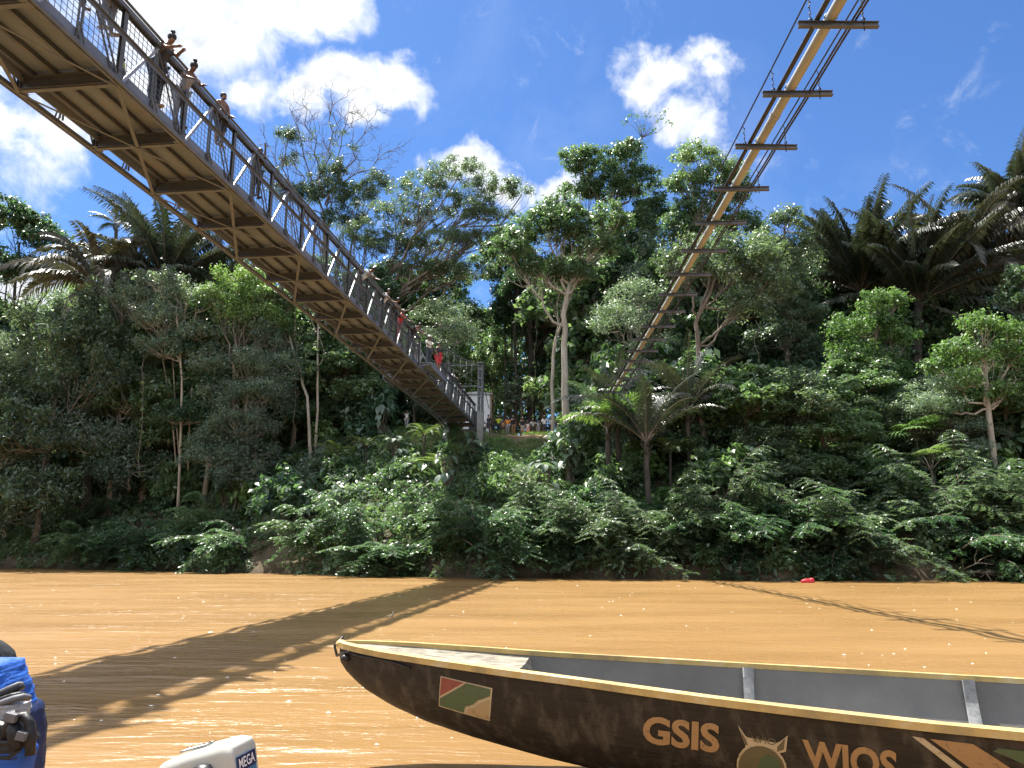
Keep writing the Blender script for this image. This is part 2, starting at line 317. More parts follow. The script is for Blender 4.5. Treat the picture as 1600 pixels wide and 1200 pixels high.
# ------------------------------------------------------------------ foliage
class Leaves:
    def __init__(s): s.V = []; s.T = []
    def leaves(s, c, n, d, l, w, tint, fold=.12):    # rhombic leaf: centre, normal, direction
        n = n / np.linalg.norm(n, axis=1, keepdims=True)
        d = d - n * (d * n).sum(1, keepdims=True); d /= np.linalg.norm(d, axis=1, keepdims=True) + 1e-9
        sd = np.cross(n, d); l = np.asarray(l).reshape(-1, 1); w = np.asarray(w).reshape(-1, 1)
        P = np.stack([c - d * l * .5, c + sd * w * .5 + n * w * fold - d * l * .06, c + d * l * .5 - n * l * .10, c - sd * w * .5 + n * w * fold - d * l * .06], 1)
        s.V.append(P.reshape(-1, 4, 3)); s.T.append(np.broadcast_to(tint, (len(c),)).astype(float))
    def quads(s, P, tint): s.V.append(P); s.T.append(np.broadcast_to(tint, (len(P),)).astype(float))
    def cluster(s, rng, cen, rad, n, ll, lw, up=1.0, tmean=.4, droop=.3, flat=.75):
        cen = np.asarray(cen, float); K = len(cen); rad = np.broadcast_to(rad, (K,))
        ct = np.clip(tmean + rng.normal(0, .17, K), 0, 1)
        idx = np.repeat(np.arange(K), n); M = len(idx)
        o = rng.normal(0, 1, (M, 3)); o /= np.linalg.norm(o, axis=1, keepdims=True); o *= (rng.random(M) ** .5)[:, None]; o[:, 2] *= flat
        c = cen[idx] + o * rad[idx][:, None]
        nn = o * .55 + rng.normal(0, .55, (M, 3)); nn[:, 2] = np.abs(nn[:, 2]) * .6 + up * .42
        d = rng.normal(0, .6, (M, 3)) + o; d[:, 2] -= droop
        L = ll * rng.uniform(.65, 1.3, M)
        s.leaves(c, nn, d, L, L * lw * rng.uniform(.8, 1.2, M), np.clip(ct[idx] + rng.normal(0, .13, M), 0, 1))
    def mesh(s, name, mat):
        V = np.concatenate(s.V); T = np.concatenate(s.T); n = len(V)
        me = bpy.data.meshes.new(name); fast_mesh(me, V.reshape(-1, 3), np.arange(n * 4).reshape(n, 4))
        a = me.attributes.new('tint', 'FLOAT', 'FACE'); a.data.foreach_set('value', T.astype(np.float32)); me.materials.append(mat)
        return me
    def build(s, name, mat, parent): return link(name, s.mesh(name, mat), parent)

def curve3(a, b, sag, n=7, rng=None, wob=.0):
    a = np.asarray(a, float); b = np.asarray(b, float); t = np.linspace(0, 1, n)[:, None]
    p = a + (b - a) * t; p[:, 2] += (sag * 4 * t * (1 - t))[:, 0]
    if rng is not None and wob: p[1:-1] += rng.normal(0, wob, (n - 2, 3))
    return p
def lobe_clusters(rng, lobe, dens, rc):
    cx, cy_, cz, rx, ry, rz = lobe
    area = 4 * math.pi * ((rx * ry) ** 1.6 / 3 + (rx * rz) ** 1.6 / 3 + (ry * rz) ** 1.6 / 3) ** (1 / 1.6)
    K = max(5, int(dens * area / (math.pi * rc * rc)))
    u = rng.normal(0, 1, (K, 3)); u /= np.linalg.norm(u, axis=1, keepdims=True)
    u[:, 2] = np.where(u[:, 2] < -.3, -u[:, 2] * rng.uniform(-.4, 1, K), u[:, 2])
    r = .45 + .6 * rng.random(K) ** .6
    return np.array([cx, cy_, cz]) + u * r[:, None] * np.array([rx, ry, rz])
TREE_PROTO = {}
def make_tree(name, label, group, base, trunk, lobes, seed, mat, bark, dens=.9, rc=.62, nleaf=70, ll=.32, lw=.5, r0=.22, tmean=.4, cat='tree', droop=.3, limbs=True, twigs=.5, fork=None, extra=None):
    """base: world foot. trunk: list of world points above it. lobes: world ellipsoids of the crown."""
    rng = np.random.default_rng(seed); base = Vector(base)
    root = empty(name, base, label, cat, group); B = np.array(base)
    tb = MB(); pts = [np.zeros(3)] + [np.array(p) - B for p in trunk]
    dense = [pts[0]]
    for a, b in zip(pts[:-1], pts[1:]):
        for t in (.34, .67, 1.0): dense.append(a + (b - a) * t + (rng.normal(0, .05, 3) if t < 1 else 0))
    rad = np.linspace(r0, r0 * .5, len(dense)); rad[0] *= 1.5
    tb.tube(dense, rad, 8)
    top = dense[-1]; lf = Leaves()
    for lb in lobes:
        lb = np.array(lb, float); lb[:3] -= B
        cl = lobe_clusters(rng, lb, dens * 1.25, rc)
        lf.cluster(rng, cl, rc * rng.uniform(.6, 1.45, len(cl)), nleaf, ll * .88, lw, tmean=tmean + .04 + rng.normal(0, .08), droop=droop)
        if limbs:
            k = max(1, int(len(dense) * .45)); st = dense[min(len(dense) - 1, rng.integers(k, len(dense)))] if len(dense) > 3 else top
            if lb[2] < st[2] - .5: st = dense[k]
            c = lb[:3] - np.array([0, 0, lb[5] * .35]); L = np.linalg.norm(c - st)
            limb = curve3(st, c, -.06 * L, 7, rng, .04 * L)
            lr = min(r0 * .42, .075 + r0 * .12); tb.tube(limb, np.linspace(lr, lr * .4, 7), 6)
            m = int(min(len(cl), 14) * twigs * 2)
            for q in rng.choice(len(cl), min(m, len(cl)), replace=False):
                s0 = limb[rng.integers(3, 7)]; L = np.linalg.norm(cl[q] - s0)
                tb.tube(curve3(s0, cl[q], -.08 * L, 5, rng, .05 * L), np.linspace(lr * .32, .010, 5), 4, cap=False)
    if extra: extra(tb, lf, rng, B)
    tb.build('trunk', bark, root); lf.build('crown', mat, root)
    return root
def copy_thing(root, loc, rz, sc, label, group=None):
    r = root.copy(); C.objects.link(r); r.location = loc; r.rotation_euler = (0, 0, rz); r.scale = sc if hasattr(sc, '__len__') else (sc, sc, sc)
    r['label'] = label
    if group: r['group'] = group
    for ch in root.children:
        c = ch.copy(); C.objects.link(c); c.parent = r
        for g in ch.children:
            d = g.copy(); C.objects.link(d); d.parent = c
    return r

def frond(lf, tb, rng, o, az, el, L, curl, ll, lw, npair=34, tint=.4, droop=.5, start=.12, vee=.35, rr=.03, twist=0.0):
    """pinnate leaf: rachis arcs over from elevation el by curl radians; leaflets hang either side"""
    n = 16; t = np.linspace(0, 1, n); ang = el - curl * t ** 1.6
    step = L / (n - 1); rx = np.concatenate([[0], np.cumsum(np.cos(ang[:-1]) * step)]); rz = np.concatenate([[0], np.cumsum(np.sin(ang[:-1]) * step)])
    h = np.array([math.cos(az), math.sin(az), 0]); pts = np.asarray(o) + rx[:, None] * h + rz[:, None] * np.array([0, 0, 1])
    if tb is not None: tb.tube(pts, np.linspace(rr, rr * .2, n), 5, mi=1 if tb_multi(tb) else 0, cap=False)
    u = np.linspace(start, .99, npair); pi = np.stack([np.interp(u, t, pts[:, k]) for k in range(3)], 1)
    a = np.interp(u, t, ang); fw = np.cos(a)[:, None] * h + np.sin(a)[:, None] * np.array([0, 0, 1])
    side = np.array([-math.sin(az), math.cos(az), 0]); up = np.cross(fw, side) * -1; up = np.where(up[:, 2:3] < 0, -up, up)
    side = side * math.cos(twist) + up * math.sin(twist)
    prof = np.interp(u, [start, start + .2, .6, 1], [.55, 1, .9, .35])
    for sg in (-1, 1):
        d = side * sg * 1.0 + fw * (.45 + .5 * u[:, None]) + up * vee + rng.normal(0, .10, (npair, 3))
        d /= np.linalg.norm(d, axis=1, keepdims=True)
        l = (ll * prof * rng.uniform(.85, 1.1, npair))[:, None]; w = lw * prof[:, None]
        mid = pi + d * l * .5; d2 = d.copy(); d2[:, 2] -= droop * rng.uniform(.6, 1.5, npair); d2 /= np.linalg.norm(d2, axis=1, keepdims=True); tip = mid + d2 * l * .55
        wv = np.cross(d, up); wv /= np.linalg.norm(wv, axis=1, keepdims=True) + 1e-9; wv = fw * .8 + wv * .2
        tt = np.clip(tint + rng.normal(0, .12, npair), 0, 1)
        lf.quads(np.stack([pi - wv * w * .35, mid - wv * w * .5, mid + wv * w * .5, pi + wv * w * .35], 1), tt)
        lf.quads(np.stack([mid - wv * w * .5, tip - wv * w * .06, tip + wv * w * .06, mid + wv * w * .5], 1), tt)
def tb_multi(tb): return getattr(tb, 'multi', False)
def make_palm(name, label, group, base, crown, fronds, seed, mat, r0=.18, L=5.5, ll=.85, lw=.055, npair=40, el=(.5, 1.45), curl=(.6, 1.6), cat='palm', droop=.6, dead=0, tint=.4, bark=None, up_az=None):
    rng = np.random.default_rng(seed); base = Vector(base); root = empty(name, base, label, cat, group); B = np.array(base)
    tb = MB(); c = np.array(crown) - B; H = max(c[2], .3)
    tb.tube(curve3((0, 0, -.1), c, 0, 9, rng, .03), np.linspace(r0 * 1.25, r0, 9), 9)
    for k in range(9):                                        # old leaf bases below the crown
        a = k * 2.4; z = c[2] - .1 - .09 * k
        if z > .05: tb.tube([(c[0] + math.cos(a) * r0 * .8, c[1] + math.sin(a) * r0 * .8, z), (c[0] + math.cos(a) * (r0 + .22), c[1] + math.sin(a) * (r0 + .22), z + .35)], [.06, .025], 5)
    tb.build('trunk', bark or BARK_DARK, root)
    lf = Leaves(); rb = MB()
    for k in range(fronds):
        az = k * 2.399 + rng.normal(0, .2); q = (k + .5) / fronds
        e = el[1] + (el[0] - el[1]) * q + rng.normal(0, .08)
        frond(lf, rb, rng, c + np.array([math.cos(az), math.sin(az), 0]) * r0 * .5, az, e, L * rng.uniform(.8, 1.1), curl[0] + (curl[1] - curl[0]) * rng.random(), ll, lw, npair, np.clip(tint + rng.normal(0, .14), 0, 1), droop, twist=rng.normal(0, .5), rr=.012 * L ** .8)
    for k in range(dead):
        az = rng.uniform(0, 6.28); frond(lf, rb, rng, c - np.array([0, 0, .2]), az, -.5, L * .7, .9, ll * .8, lw, npair, .95, 1.2, rr=.03)
    lf.build('crown', mat, root); rb.build('leaf_stalk', BARK, root)
    return root

# ------------------------------------------------------------------ footbridge
BAY = 2.279; BX0, BY0, BM = -7.446, 13.01, .1091
BANG = math.atan(BM)
def bz(s): return 8.50 + .0200 * s - .0004 * s * s + CAM_H
b_dir = Vector((BM, 1, 0)).normalized(); b_right = Vector((1, -BM, 0)).normalized()
B_ORG = Vector((BX0, BY0, 0)) - b_right * 1.0
bridge = empty('footbridge', B_ORG, 'long steel truss footbridge with mesh sides crossing high over the brown river', 'footbridge', None, -BANG)
def bl(x, s, z=0.0): return Vector((x, s, bz(s) + z))                    # bridge-local point
def bw(x, s, z=0.0): return B_ORG + b_right * x + b_dir * s + Vector((0, 0, bz(s) + z))
I0, I1 = -11, 19; END = 44.2
def proto(mb, name, mat): return mb.mesh(name, mat)
def slope(s): return math.atan(.0200 - .0008 * s)
def place(me, name, s, x=0, z=0, flip=False):
    o = link(name, me, bridge); o.location = bl(x, s, z); o.rotation_euler = (slope(s), 0, math.pi if flip else 0); return o
nb = list(range(I0, I1 + 1))
# cross beams
m = MB(); m.ibeam((-1.02, 0, .15), (1.02, 0, .15), .16, .26, .012)
me_beam = proto(m, 'cross_beam', STEEL_DARK)
m = MB(); m.bar((-1.1, 0, .0), (1.1, 0, .0), .10, .014)
m.bar((-.99, -.14, .01), (-.99, .14, .01), .2, .012); m.bar((.99, -.14, .01), (.99, .14, .01), .2, .012)
me_bflange = proto(m, 'bottom_strut', STEEL_RUST)
# truss posts
m = MB()
for dx_ in (-.03, .03): m.box((dx_, 0, .86), (.012, .11, 1.58))
m.box((0, .05, .86), (.07, .012, 1.58)); m.box((0, 0, .30), (.09, .22, .01)); m.box((0, 0, 1.63), (.1, .16, .05))
me_post = proto(m, 'truss_post', STEEL)
m = MB(); m.box((-.02, -.045, .86), (.03, .03, 1.56)); m.box((-.02, .045, .86), (.03, .03, 1.56)); m.box((-.02, 0, .5), (.02, .09, .05)); m.box((-.02, 0, 1.2), (.02, .09, .05)); m.box((0, 0, 1.60), (.08, .2, .1))
me_mid = proto(m, 'middle_post', STEEL)
h = BAY / 2
m = MB(); m.bar((0.01, 0.06, .08), (0.01, h - .04, 1.57), .05, .06); me_d1 = proto(m, 'bright_brace', GALV)
m = MB(); m.bar((-.02, -h + .02, 1.57), (-.02, -.10, .06), .018, .045); m.bar((.03, -h + .10, 1.57), (.03, -.02, .06), .018, .045); me_d2 = proto(m, 'diagonal_brace', STEEL)
# welded mesh panel, one bay long
m = MB(); W0, W1, nz, ny = .38, 1.60, 10, 16
for k in range(1, ny): m.bar((-.05, k * BAY / ny, W0), (-.05, k * BAY / ny, W1), .009, .009)
for k in range(nz + 1): z = W0 + (W1 - W0) * k / nz; m.bar((-.057, 0.02, z), (-.057, BAY - .02, z), .009, .009)
me_mesh = proto(m, 'mesh_panel', WIRE)
gap = (11, 12)
for i in nb:
    s = i * BAY
    place(me_beam, 'cross_beam', s); place(me_bflange, 'bottom_strut', s)
    for sg in (1, -1):
        fl = sg < 0; x = sg * 1.0
        o = link('truss_post', me_post, bridge); o.location = bl(x, s); o.scale = (sg, 1, 1)
        if i < I1:
            if i not in gap:
                o = link('middle_post', me_mid, bridge); o.location = bl(x, s + h); o.scale = (sg, 1, 1)
                o = link('bright_brace', me_d1, bridge); o.location = bl(x, s); o.scale = (sg, 1, 1)
                o = link('diagonal_brace', me_d2, bridge); o.location = bl(x, s + BAY); o.scale = (sg, 1, 1)
                o = link('mesh_panel', me_mesh, bridge); o.location = bl(x, s); o.scale = (sg, 1, 1); o.rotation_euler = (slope(s + h), 0, 0)
def run(mb, x, z, w, hh, i0=I0, i1=I1, mi=0):
    for i in range(i0, i1): mb.bar(bl(x, i * BAY, z), bl(x, (i + 1) * BAY, z), w, hh, mi)
for sg in (1, -1):
    for (a, b) in ((I0, 11), (13, I1)):
        m = MB(); run(m, sg * 1.0, 1.65, .13, .05, a, b); run(m, sg * 1.07, 1.61, .012, .09, a, b); run(m, sg * .93, 1.61, .012, .09, a, b)
        m.build('top_rail', STEEL, bridge)
        m = MB(); run(m, sg * 1.035, 1.03, .012, .09, a, b); run(m, sg * 1.06, 1.075, .05, .012, a, b)
        m.build('mid_rail', STEEL_RUST, bridge)
    m = MB(); run(m, sg * 1.03, .02, .05, .09); run(m, sg * 1.11, .02, .035, .08); m.build('bottom_chord', STEEL_RUST, bridge)
    m = MB(); run(m, sg * .94, .285, .03, .20); m.build('side_plate', DECK, bridge)
for k, x in enumerate((-.72, -.25, .25, .72)):
    m = MB(); run(m, x, .325, .07, .10); m.build('stringer', STEEL_DARK, bridge)
m = MB()
for i in range(I0, I1):
    m.bar(bl(0, i * BAY + .008, .395), bl(0, (i + 1) * BAY - .008, .395), 1.86, .03)
m.build('deck', DECK, bridge)
for i in range(I0 + 1, I1 - 1, 2):
    m = MB(); m.bar(bl(1.0, i * BAY, -.02), bl(-1.0, (i + 2) * BAY, -.02), .075, .010); m.bar(bl(1.0 - .03, i * BAY, .01), bl(-1.03, (i + 2) * BAY, .01), .012, .06); m.build('lateral_brace', STEEL_RUST, bridge)
    m = MB(); m.bar(bl(-1.0, i * BAY, -.035), bl(1.0, (i + 2) * BAY, -.035), .05, .010); m.build('lateral_brace', STEEL_RUST, bridge)
# small hanger posts between bottom chord and deck on the left, knee struts
for i in range(I0, I1):
    for sg in (-1, 1):
        m = MB(); m.bar(bl(sg * 1.11, (i + .5) * BAY - .05, 0), bl(sg * 1.0, (i + .5) * BAY - .05, .42), .02, .03); m.bar(bl(sg * 1.11, (i + .5) * BAY + .05, 0), bl(sg * 1.0, (i + .5) * BAY + .05, .42), .02, .03)
        m.build('edge_hanger', STEEL, bridge)
# jumping platforms outside the truss
for sg in (1, -1):
    s0, s1 = (11 * BAY + .2, 13 * BAY - .3) if sg > 0 else (12.2 * BAY, 13.2 * BAY)
    m = MB(); xc = sg * 1.36
    m.bar(bl(xc, s0, .40), bl(xc, s1, .40), .58, .05)
    m.bar(bl(xc + sg * .27, s0, .26), bl(xc + sg * .27, s1, .26), .03, .22)
    for q in (s0 + .05, (s0 + s1) / 2, s1 - .05): m.bar(bl(sg * 1.04, q, .26), bl(sg * 1.62, q, .34), .04, .06)
    m.build('side_platform', DECK, bridge)
m = MB(); m.bar(bl(1.05, 11 * BAY, .42), bl(1.05, 11 * BAY, 1.65), .05, .05); m.bar(bl(1.0, 13 * BAY, .42), bl(1.0, 13 * BAY, 1.65), .05, .05); m.bar(bl(1.05, 11 * BAY, 1.1), bl(1.05, 12.3 * BAY, .44), .03, .03); m.build('gate_post', GALV, bridge)
# suspension cables and hangers toward the far portal
TOP = 5.0
def cab_z(s): return 1.75 + (TOP - 1.75) * max(0, (s - 16) / (END - 16)) ** 2
for sg in (1, -1):
    m = MB(); m.tube([bl(sg * (1.05 + .08 * smooth(20, END, s)), s, cab_z(s)) for s in np.linspace(I0 * BAY, END, 60)], .032, 6); m.build('suspension_cable', STEEL, bridge)
    for i in range(10, I1):
        s = i * BAY
        if cab_z(s) > 1.85:
            m = MB(); m.tube([bl(sg * 1.06, s, 1.6), bl(sg * (1.05 + .08 * smooth(20, END, s)), s, cab_z(s))], .012, 5); m.build('hanger_rod', STEEL, bridge)

# far portal
PORTGREY = surf('grey_column_paint', (.12, .13, .135), (.18, .19, .195), 4, .5, .2)
CONC2 = surf('grey_pedestal_concrete', (.20, .20, .195), (.30, .30, .29), 2, .9, 0, .3, 20)
P0 = bw(0, END, 0); P0.z = float(ground_z(P0.x, P0.y)) - .2
portal = empty('bridge_portal', P0, 'grey twin-column steel portal with crossbars at the far end of the footbridge', 'bridge tower', None, -BANG)
ztop = bz(END) + TOP - P0.z
for sg in (1, -1):
    m = MB(); m.box((sg * 1.28, 0, 1.3), (.44, .5, 2.6)); m.box((sg * 1.28, 0, 2.64), (.50, .56, .06)); m.build('pedestal', CONC2, portal)
    m = MB()
    for q in (-.13, .13): m.ibeam((sg * 1.28 + q, 0, 2.68), (sg * 1.28 + q + .001, 0.001, ztop), .14, .18, .012)
    for z in np.arange(3.1, ztop, .7): m.box((sg * 1.28, 0, z), (.3, .19, .10))
    m.box((sg * 1.28, 0, ztop + .03), (.45, .35, .06)); m.build('column', PORTGREY, portal)
for z in (ztop - .12, ztop - 1.75): m = MB(); m.bar((-1.15, 0, z), (1.15, 0, z), .12, .09); m.build('crossbar', STEEL, portal)
m = MB(); m.bar((-1.15, .02, ztop - .2), (1.15, .02, ztop - 1.68), .03, .03); m.bar((-1.15, -.05, ztop - 1.68), (1.15, -.05, ztop - .2), .03, .03); m.build('cross_brace', STEEL, portal)
for sg in (1, -1): m = MB(); m.tube([(sg * 1.15, 0, ztop), (sg * 1.6, 9.5, .0)], .03, 6); m.build('back_stay', STEEL, portal)
# landing abutment and the pale block house behind it
ab = MB(); ab.box((0, 1.6, -.2), (2.2, 2.2, 1.2)); ab.box((0, 2.4, .35), (2.2, 2.6, .12))
o = ab.build('abutment', surf('dark_concrete', (.04, .045, .035), (.08, .085, .07), 2, .9)); o.location = bw(0, END, -.35); o.rotation_euler = (0, 0, -BANG)  # dark concrete tone across the whole block
tag(o, 'concrete landing block under the far end of the footbridge', 'abutment')
HB = at(746, 688, 62.0); HB.z = float(ground_z(HB.x, HB.y)) - .1
hut = empty('block_house', HB, 'small pale boarded hut with dark doorway just behind the bridge portal', 'hut', None, -.05)
m = MB(); m.box((0, .0, 1.55), (2.1, 2.0, 3.5))
for k in range(7): m.box((-1.05 + k * .35, -1.006, 1.9), (.02, .02, 2.8))
m.build('wall', WHITEPAINT, hut)
m = MB(); m.box((-.15, -1.02, .95), (.9, .05, 1.9)); m.build('door', DARKVOID, hut)
m = MB(); m.prism([(-1.3, 0, 3.3), (1.3, 0, 3.3), (1.3, 0, 3.36), (0, 0, 3.5), (-1.3, 0, 3.36)], (0, -1.2, 0), (0, 1.2, 0)); m.build('roof', GALV, hut)

# ------------------------------------------------------------------ aerial pipeline
K = 1.36 / 1.43
PX0, PY0, PM, PL = 5.81 * K, 12.06 * K, .0144, 2.0826 * K
pipe_root = empty('aerial_pipeline', (PX0, PY0, 0), 'yellow pipe and black conduits slung on rows of dark crossbars under two cables', 'pipeline', None, -math.atan(PM))
def pz(s): s = s / K; return (9.08 - .0172 * s + .0005 * s * s) * K + CAM_H
def pl(x, s, z=0): return Vector((x, s, pz(s) + z))
PI0, PI1 = -8, 20
def pc(s): return .56 + .0009 * max(0, s - 4) ** 2
m = MB(); m.ibeam((-.68, 0, 0), (.68, 0, 0), .085, .10, .010); me_bar = m.mesh('crossbar', STEEL_DARK)
for i in range(PI0, PI1):
    s = i * PL; o = link('crossbar', me_bar, pipe_root); o.location = pl(0, s)
    rr = random.Random(i); o.rotation_euler = (0, rr.uniform(-.014, .014), rr.uniform(-.022, .022))
    for x in (-.46, .43):
        m = MB(); H = pc(s); n = 9; pts = []
        for k in range(n + 1):
            t = k / n; pts.append((x + .018 * math.sin(k * 2.1), s + .02 * math.cos(k * 1.7), pz(s) + .05 + (H - .05) * t))
        m.tube(pts, .008, 5); m.tube([(x, s, pz(s) - .12), (x, s, pz(s) + .06)], .010, 5)
        for k in range(1, n, 2): m.ball(pts[k], (.022, .022, .016), 0, 6, 4)
        m.tube([(x + .03 * math.cos(a), s, pz(s) + .10 + .03 * math.sin(a)) for a in np.linspace(0, 6.28, 9)], .008, 4, cap=False)
        m.build('chain_hanger', BLACKCAB, pipe_root)
    m = MB(); m.tube([(-.11 + .108 * math.cos(a), s + .01, pz(s) + .145 + .108 * math.sin(a)) for a in np.linspace(-.2, 3.34, 9)], .010, 4); m.build('pipe_clamp', STEEL, pipe_root)
ss = np.linspace(PI0 * PL, (PI1 - .3) * PL, 90)
m = MB(); m.tube([pl(-.11, s, .145) for s in ss], .094, 14); m.build('pipe', PIPE, pipe_root)
for q in range(PI0, PI1, 3): m = MB(); m.tube([pl(-.11, q * PL + .9, .145), pl(-.11, q * PL + 1.05, .145)], .106, 14); m.build('pipe_collar', PIPE, pipe_root)
m = MB(); m.tube([pl(-.355, s, .098) for s in ss], .046, 8); m.build('conduit', BLACKCAB, pipe_root)
for x in (.235, .29): m = MB(); m.tube([pl(x, s, .075 + .008 * math.sin(s * 2.2)) for s in ss], .022, 6); m.build('conduit', BLACKCAB, pipe_root)
for x in (-.46, .43): m = MB(); m.tube([pl(x, s, pc(s)) for s in ss], .017, 6); m.build('suspension_cable', BLACKCAB, pipe_root)

# ------------------------------------------------------------------ trees on the far bank
def lob(px, py, rx, ry, Y, dep=.85):
    p = at(px, py, Y); t = Y / ray(px, py).y / 1200
    return (p.x, p.y, p.z, rx * t, (rx + ry) / 2 * t * dep, ry * t)
def gpt(px, Y, dz=0):                      # ground point under a compass line at depth Y
    r = ray(px, 700); x = r.x * Y / r.y; return Vector((x, Y, float(ground_z(x, Y)) - .15 + dz))
def ptree(name, label, Y, bx, tr, lobes, seed, mat, bark, group=None, BY=None, **kw):
    g0 = gpt(bx, BY or Y); Y = max(Y, float(bank_line(g0.x)) + 6.5); BY = None
    trunk = [at(a, b, (c[0] if c else Y)) for a, b, *c in tr]
    ls = [lob(*(l if len(l) > 4 else (*l, Y))) for l in lobes]
    return make_tree(name, label, group, gpt(bx, BY or Y), trunk, ls, seed, mat, bark, **kw)

def bare_twigs(tb, rng, o, d, L, r, depth):
    o = np.array(o, float); d = np.array(d, float); d /= np.linalg.norm(d)
    n = 5; pts = [o]
    for k in range(n): d = d + rng.normal(0, .17, 3) + np.array([0, 0, .03]); d /= np.linalg.norm(d); pts.append(pts[-1] + d * L / n)
    tb.tube(pts, np.linspace(r, r * .6, n + 1), 5, cap=False)
    if depth == 0: return
    for k in range(3 if depth > 1 else 4):
        i = rng.integers(2, n + 1); nd = d + rng.normal(0, .62, 3); bare_twigs(tb, rng, pts[i], nd, L * rng.uniform(.5, .75), r * .55, depth - 1)

# T1 left edge
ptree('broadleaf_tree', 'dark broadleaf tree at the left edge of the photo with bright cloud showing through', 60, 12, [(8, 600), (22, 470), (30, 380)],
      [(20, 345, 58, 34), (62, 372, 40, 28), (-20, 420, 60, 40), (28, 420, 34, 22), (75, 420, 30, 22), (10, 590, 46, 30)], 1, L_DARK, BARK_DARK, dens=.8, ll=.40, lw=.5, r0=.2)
# T2 half-bare tree behind the bridge
def bare_extra(tb, lf, rng, B):
    for (sx_, sy_, ex, ey, r) in [(505, 330, 455, 175, .09), (505, 300, 520, 165, .09), (508, 320, 575, 190, .09), (500, 345, 420, 230, .08), (505, 310, 600, 240, .08), (500, 280, 480, 170, .07), (510, 340, 380, 240, .07), (512, 300, 545, 175, .07)]:
        a = np.array(at(sx_, sy_, 67.5 + rng.uniform(-1, 1))) - B; b = np.array(at(ex, ey, 67 + rng.uniform(-2.5, 2.5))) - B
        mid = curve3(a, b, rng.uniform(-.5, .5), 8, rng, .25); tb.tube(mid, np.linspace(r, .035, 8), 6)
        for k in range(2, 8):
            for q in range(2):
                d = (b - a) / np.linalg.norm(b - a) + rng.normal(0, .6, 3); d[2] = abs(d[2]) * .7 + .05
                bare_twigs(tb, rng, mid[k], d, rng.uniform(1.2, 2.2), .030, 2)
        for k in (3, 5):
            lf.cluster(rng, mid[k] + rng.normal(0, .4, (3, 3)), .45, 26, .30, .3, tmean=.45)
ptree('half_bare_tree', 'tall half-bare tree with dead twigs and hanging epiphyte clumps against the white cloud', 67.5, 512, [(512, 600), (508, 440), (506, 330)],
      [(450, 215, 20, 16), (520, 275, 22, 22), (515, 300, 30, 25), (475, 310, 30, 28), (560, 310, 34, 26), (590, 290, 25, 22), (440, 300, 20, 15), (535, 345, 34, 26), (455, 250, 12, 14)], 2, L_OLIVE, BARK, dens=1.1, ll=.34, lw=.25, r0=.3, extra=bare_extra, droop=.9, twigs=.3)
# T3 spreading umbrella tree
ptree('spreading_tree', 'wide umbrella-crowned tree with visible dark limbs and bronze-green leaves behind the bridge', 64, 522, [(528, 600), (545, 520), (585, 445), (625, 412)],
      [(715, 272, 58, 22), (775, 297, 44, 22), (660, 296, 46, 26), (630, 335, 50, 30), (715, 325, 56, 24), (765, 338, 44, 18), (615, 385, 50, 32), (685, 380, 60, 28), (745, 374, 40, 18), (815, 302, 20, 10), (570, 372, 40, 32), (650, 425, 56, 26), (720, 425, 50, 24)], 3, L_OLIVE, BARK, dens=.85, rc=.55, ll=.24, lw=.42, r0=.50, tmean=.55, twigs=.6)
# T4 big central tree with pale trunk beside the crowd
ptree('pale_trunk_tree', 'tree with thick pale trunk rising beside the line of people, forking under a round crown', 53, 888, [(884, 640), (882, 560), (880, 490), (890, 445)],
      [(855, 360, 62, 36), (920, 385, 48, 36), (805, 395, 40, 32), (880, 330, 40, 26), (950, 350, 36, 30), (845, 425, 46, 24), (905, 430, 40, 22)], 4, L_MID, BARK_PALE, dens=1.15, ll=.34, lw=.42, r0=.30, tmean=.5, twigs=.8)
ptree('pale_stem_tree', 'thin pale leaning stem just left of the thick pale trunk', 55, 866, [(862, 600), (868, 530), (885, 480), (905, 430)], [(870, 440, 30, 20), (915, 420, 30, 22)], 41, L_MID, BARK_PALE, dens=.7, r0=.14)
# T5 taller one with a lone sprig
def sprig(tb, lf, rng, B):
    a = np.array(at(985, 240, 66)) - B; b = np.array(at(1003, 215, 66)) - B
    tb.tube([a, b, np.array(at(1020, 205, 66)) - B], [.05, .04, .02], 5)
    for (x, y) in [(975, 190), (995, 183), (1012, 178), (1030, 185), (1045, 192), (1003, 200), (1022, 205), (1040, 175), (985, 180)]:
        p = np.array(at(x, y, 66)) - B; tb.tube([b, (b + p) / 2 + rng.normal(0, .1, 3), p], [.03, .02, .01], 4); lf.cluster(rng, [p], .5, 16, .36, .3)
ptree('tall_tree', 'tallest broadleaf crown right of centre with a lone leafy sprig on top', 66, 960, [(955, 600), (960, 440), (970, 320)],
      [(925, 262, 44, 30), (980, 243, 36, 24), (900, 245, 26, 18), (1000, 285, 40, 30), (950, 300, 46, 32), (905, 300, 30, 24), (1020, 330, 34, 30), (985, 360, 50, 34)], 5, L_MID, BARK, dens=.95, ll=.36, lw=.4, r0=.35, tmean=.45, extra=sprig)
ptree('broadleaf_tree', 'round glossy tree crown directly left of the aerial pipeline', 61, 1075, [(1080, 600), (1085, 440), (1082, 330)],
      [(1088, 245, 36, 20), (1120, 272, 42, 28), (1075, 290, 34, 28), (1155, 300, 34, 32), (1095, 330, 52, 30), (1150, 355, 46, 34), (1060, 365, 34, 30)], 6, L_MID, BARK, dens=.95, ll=.34, lw=.42, r0=.3, tmean=.48)
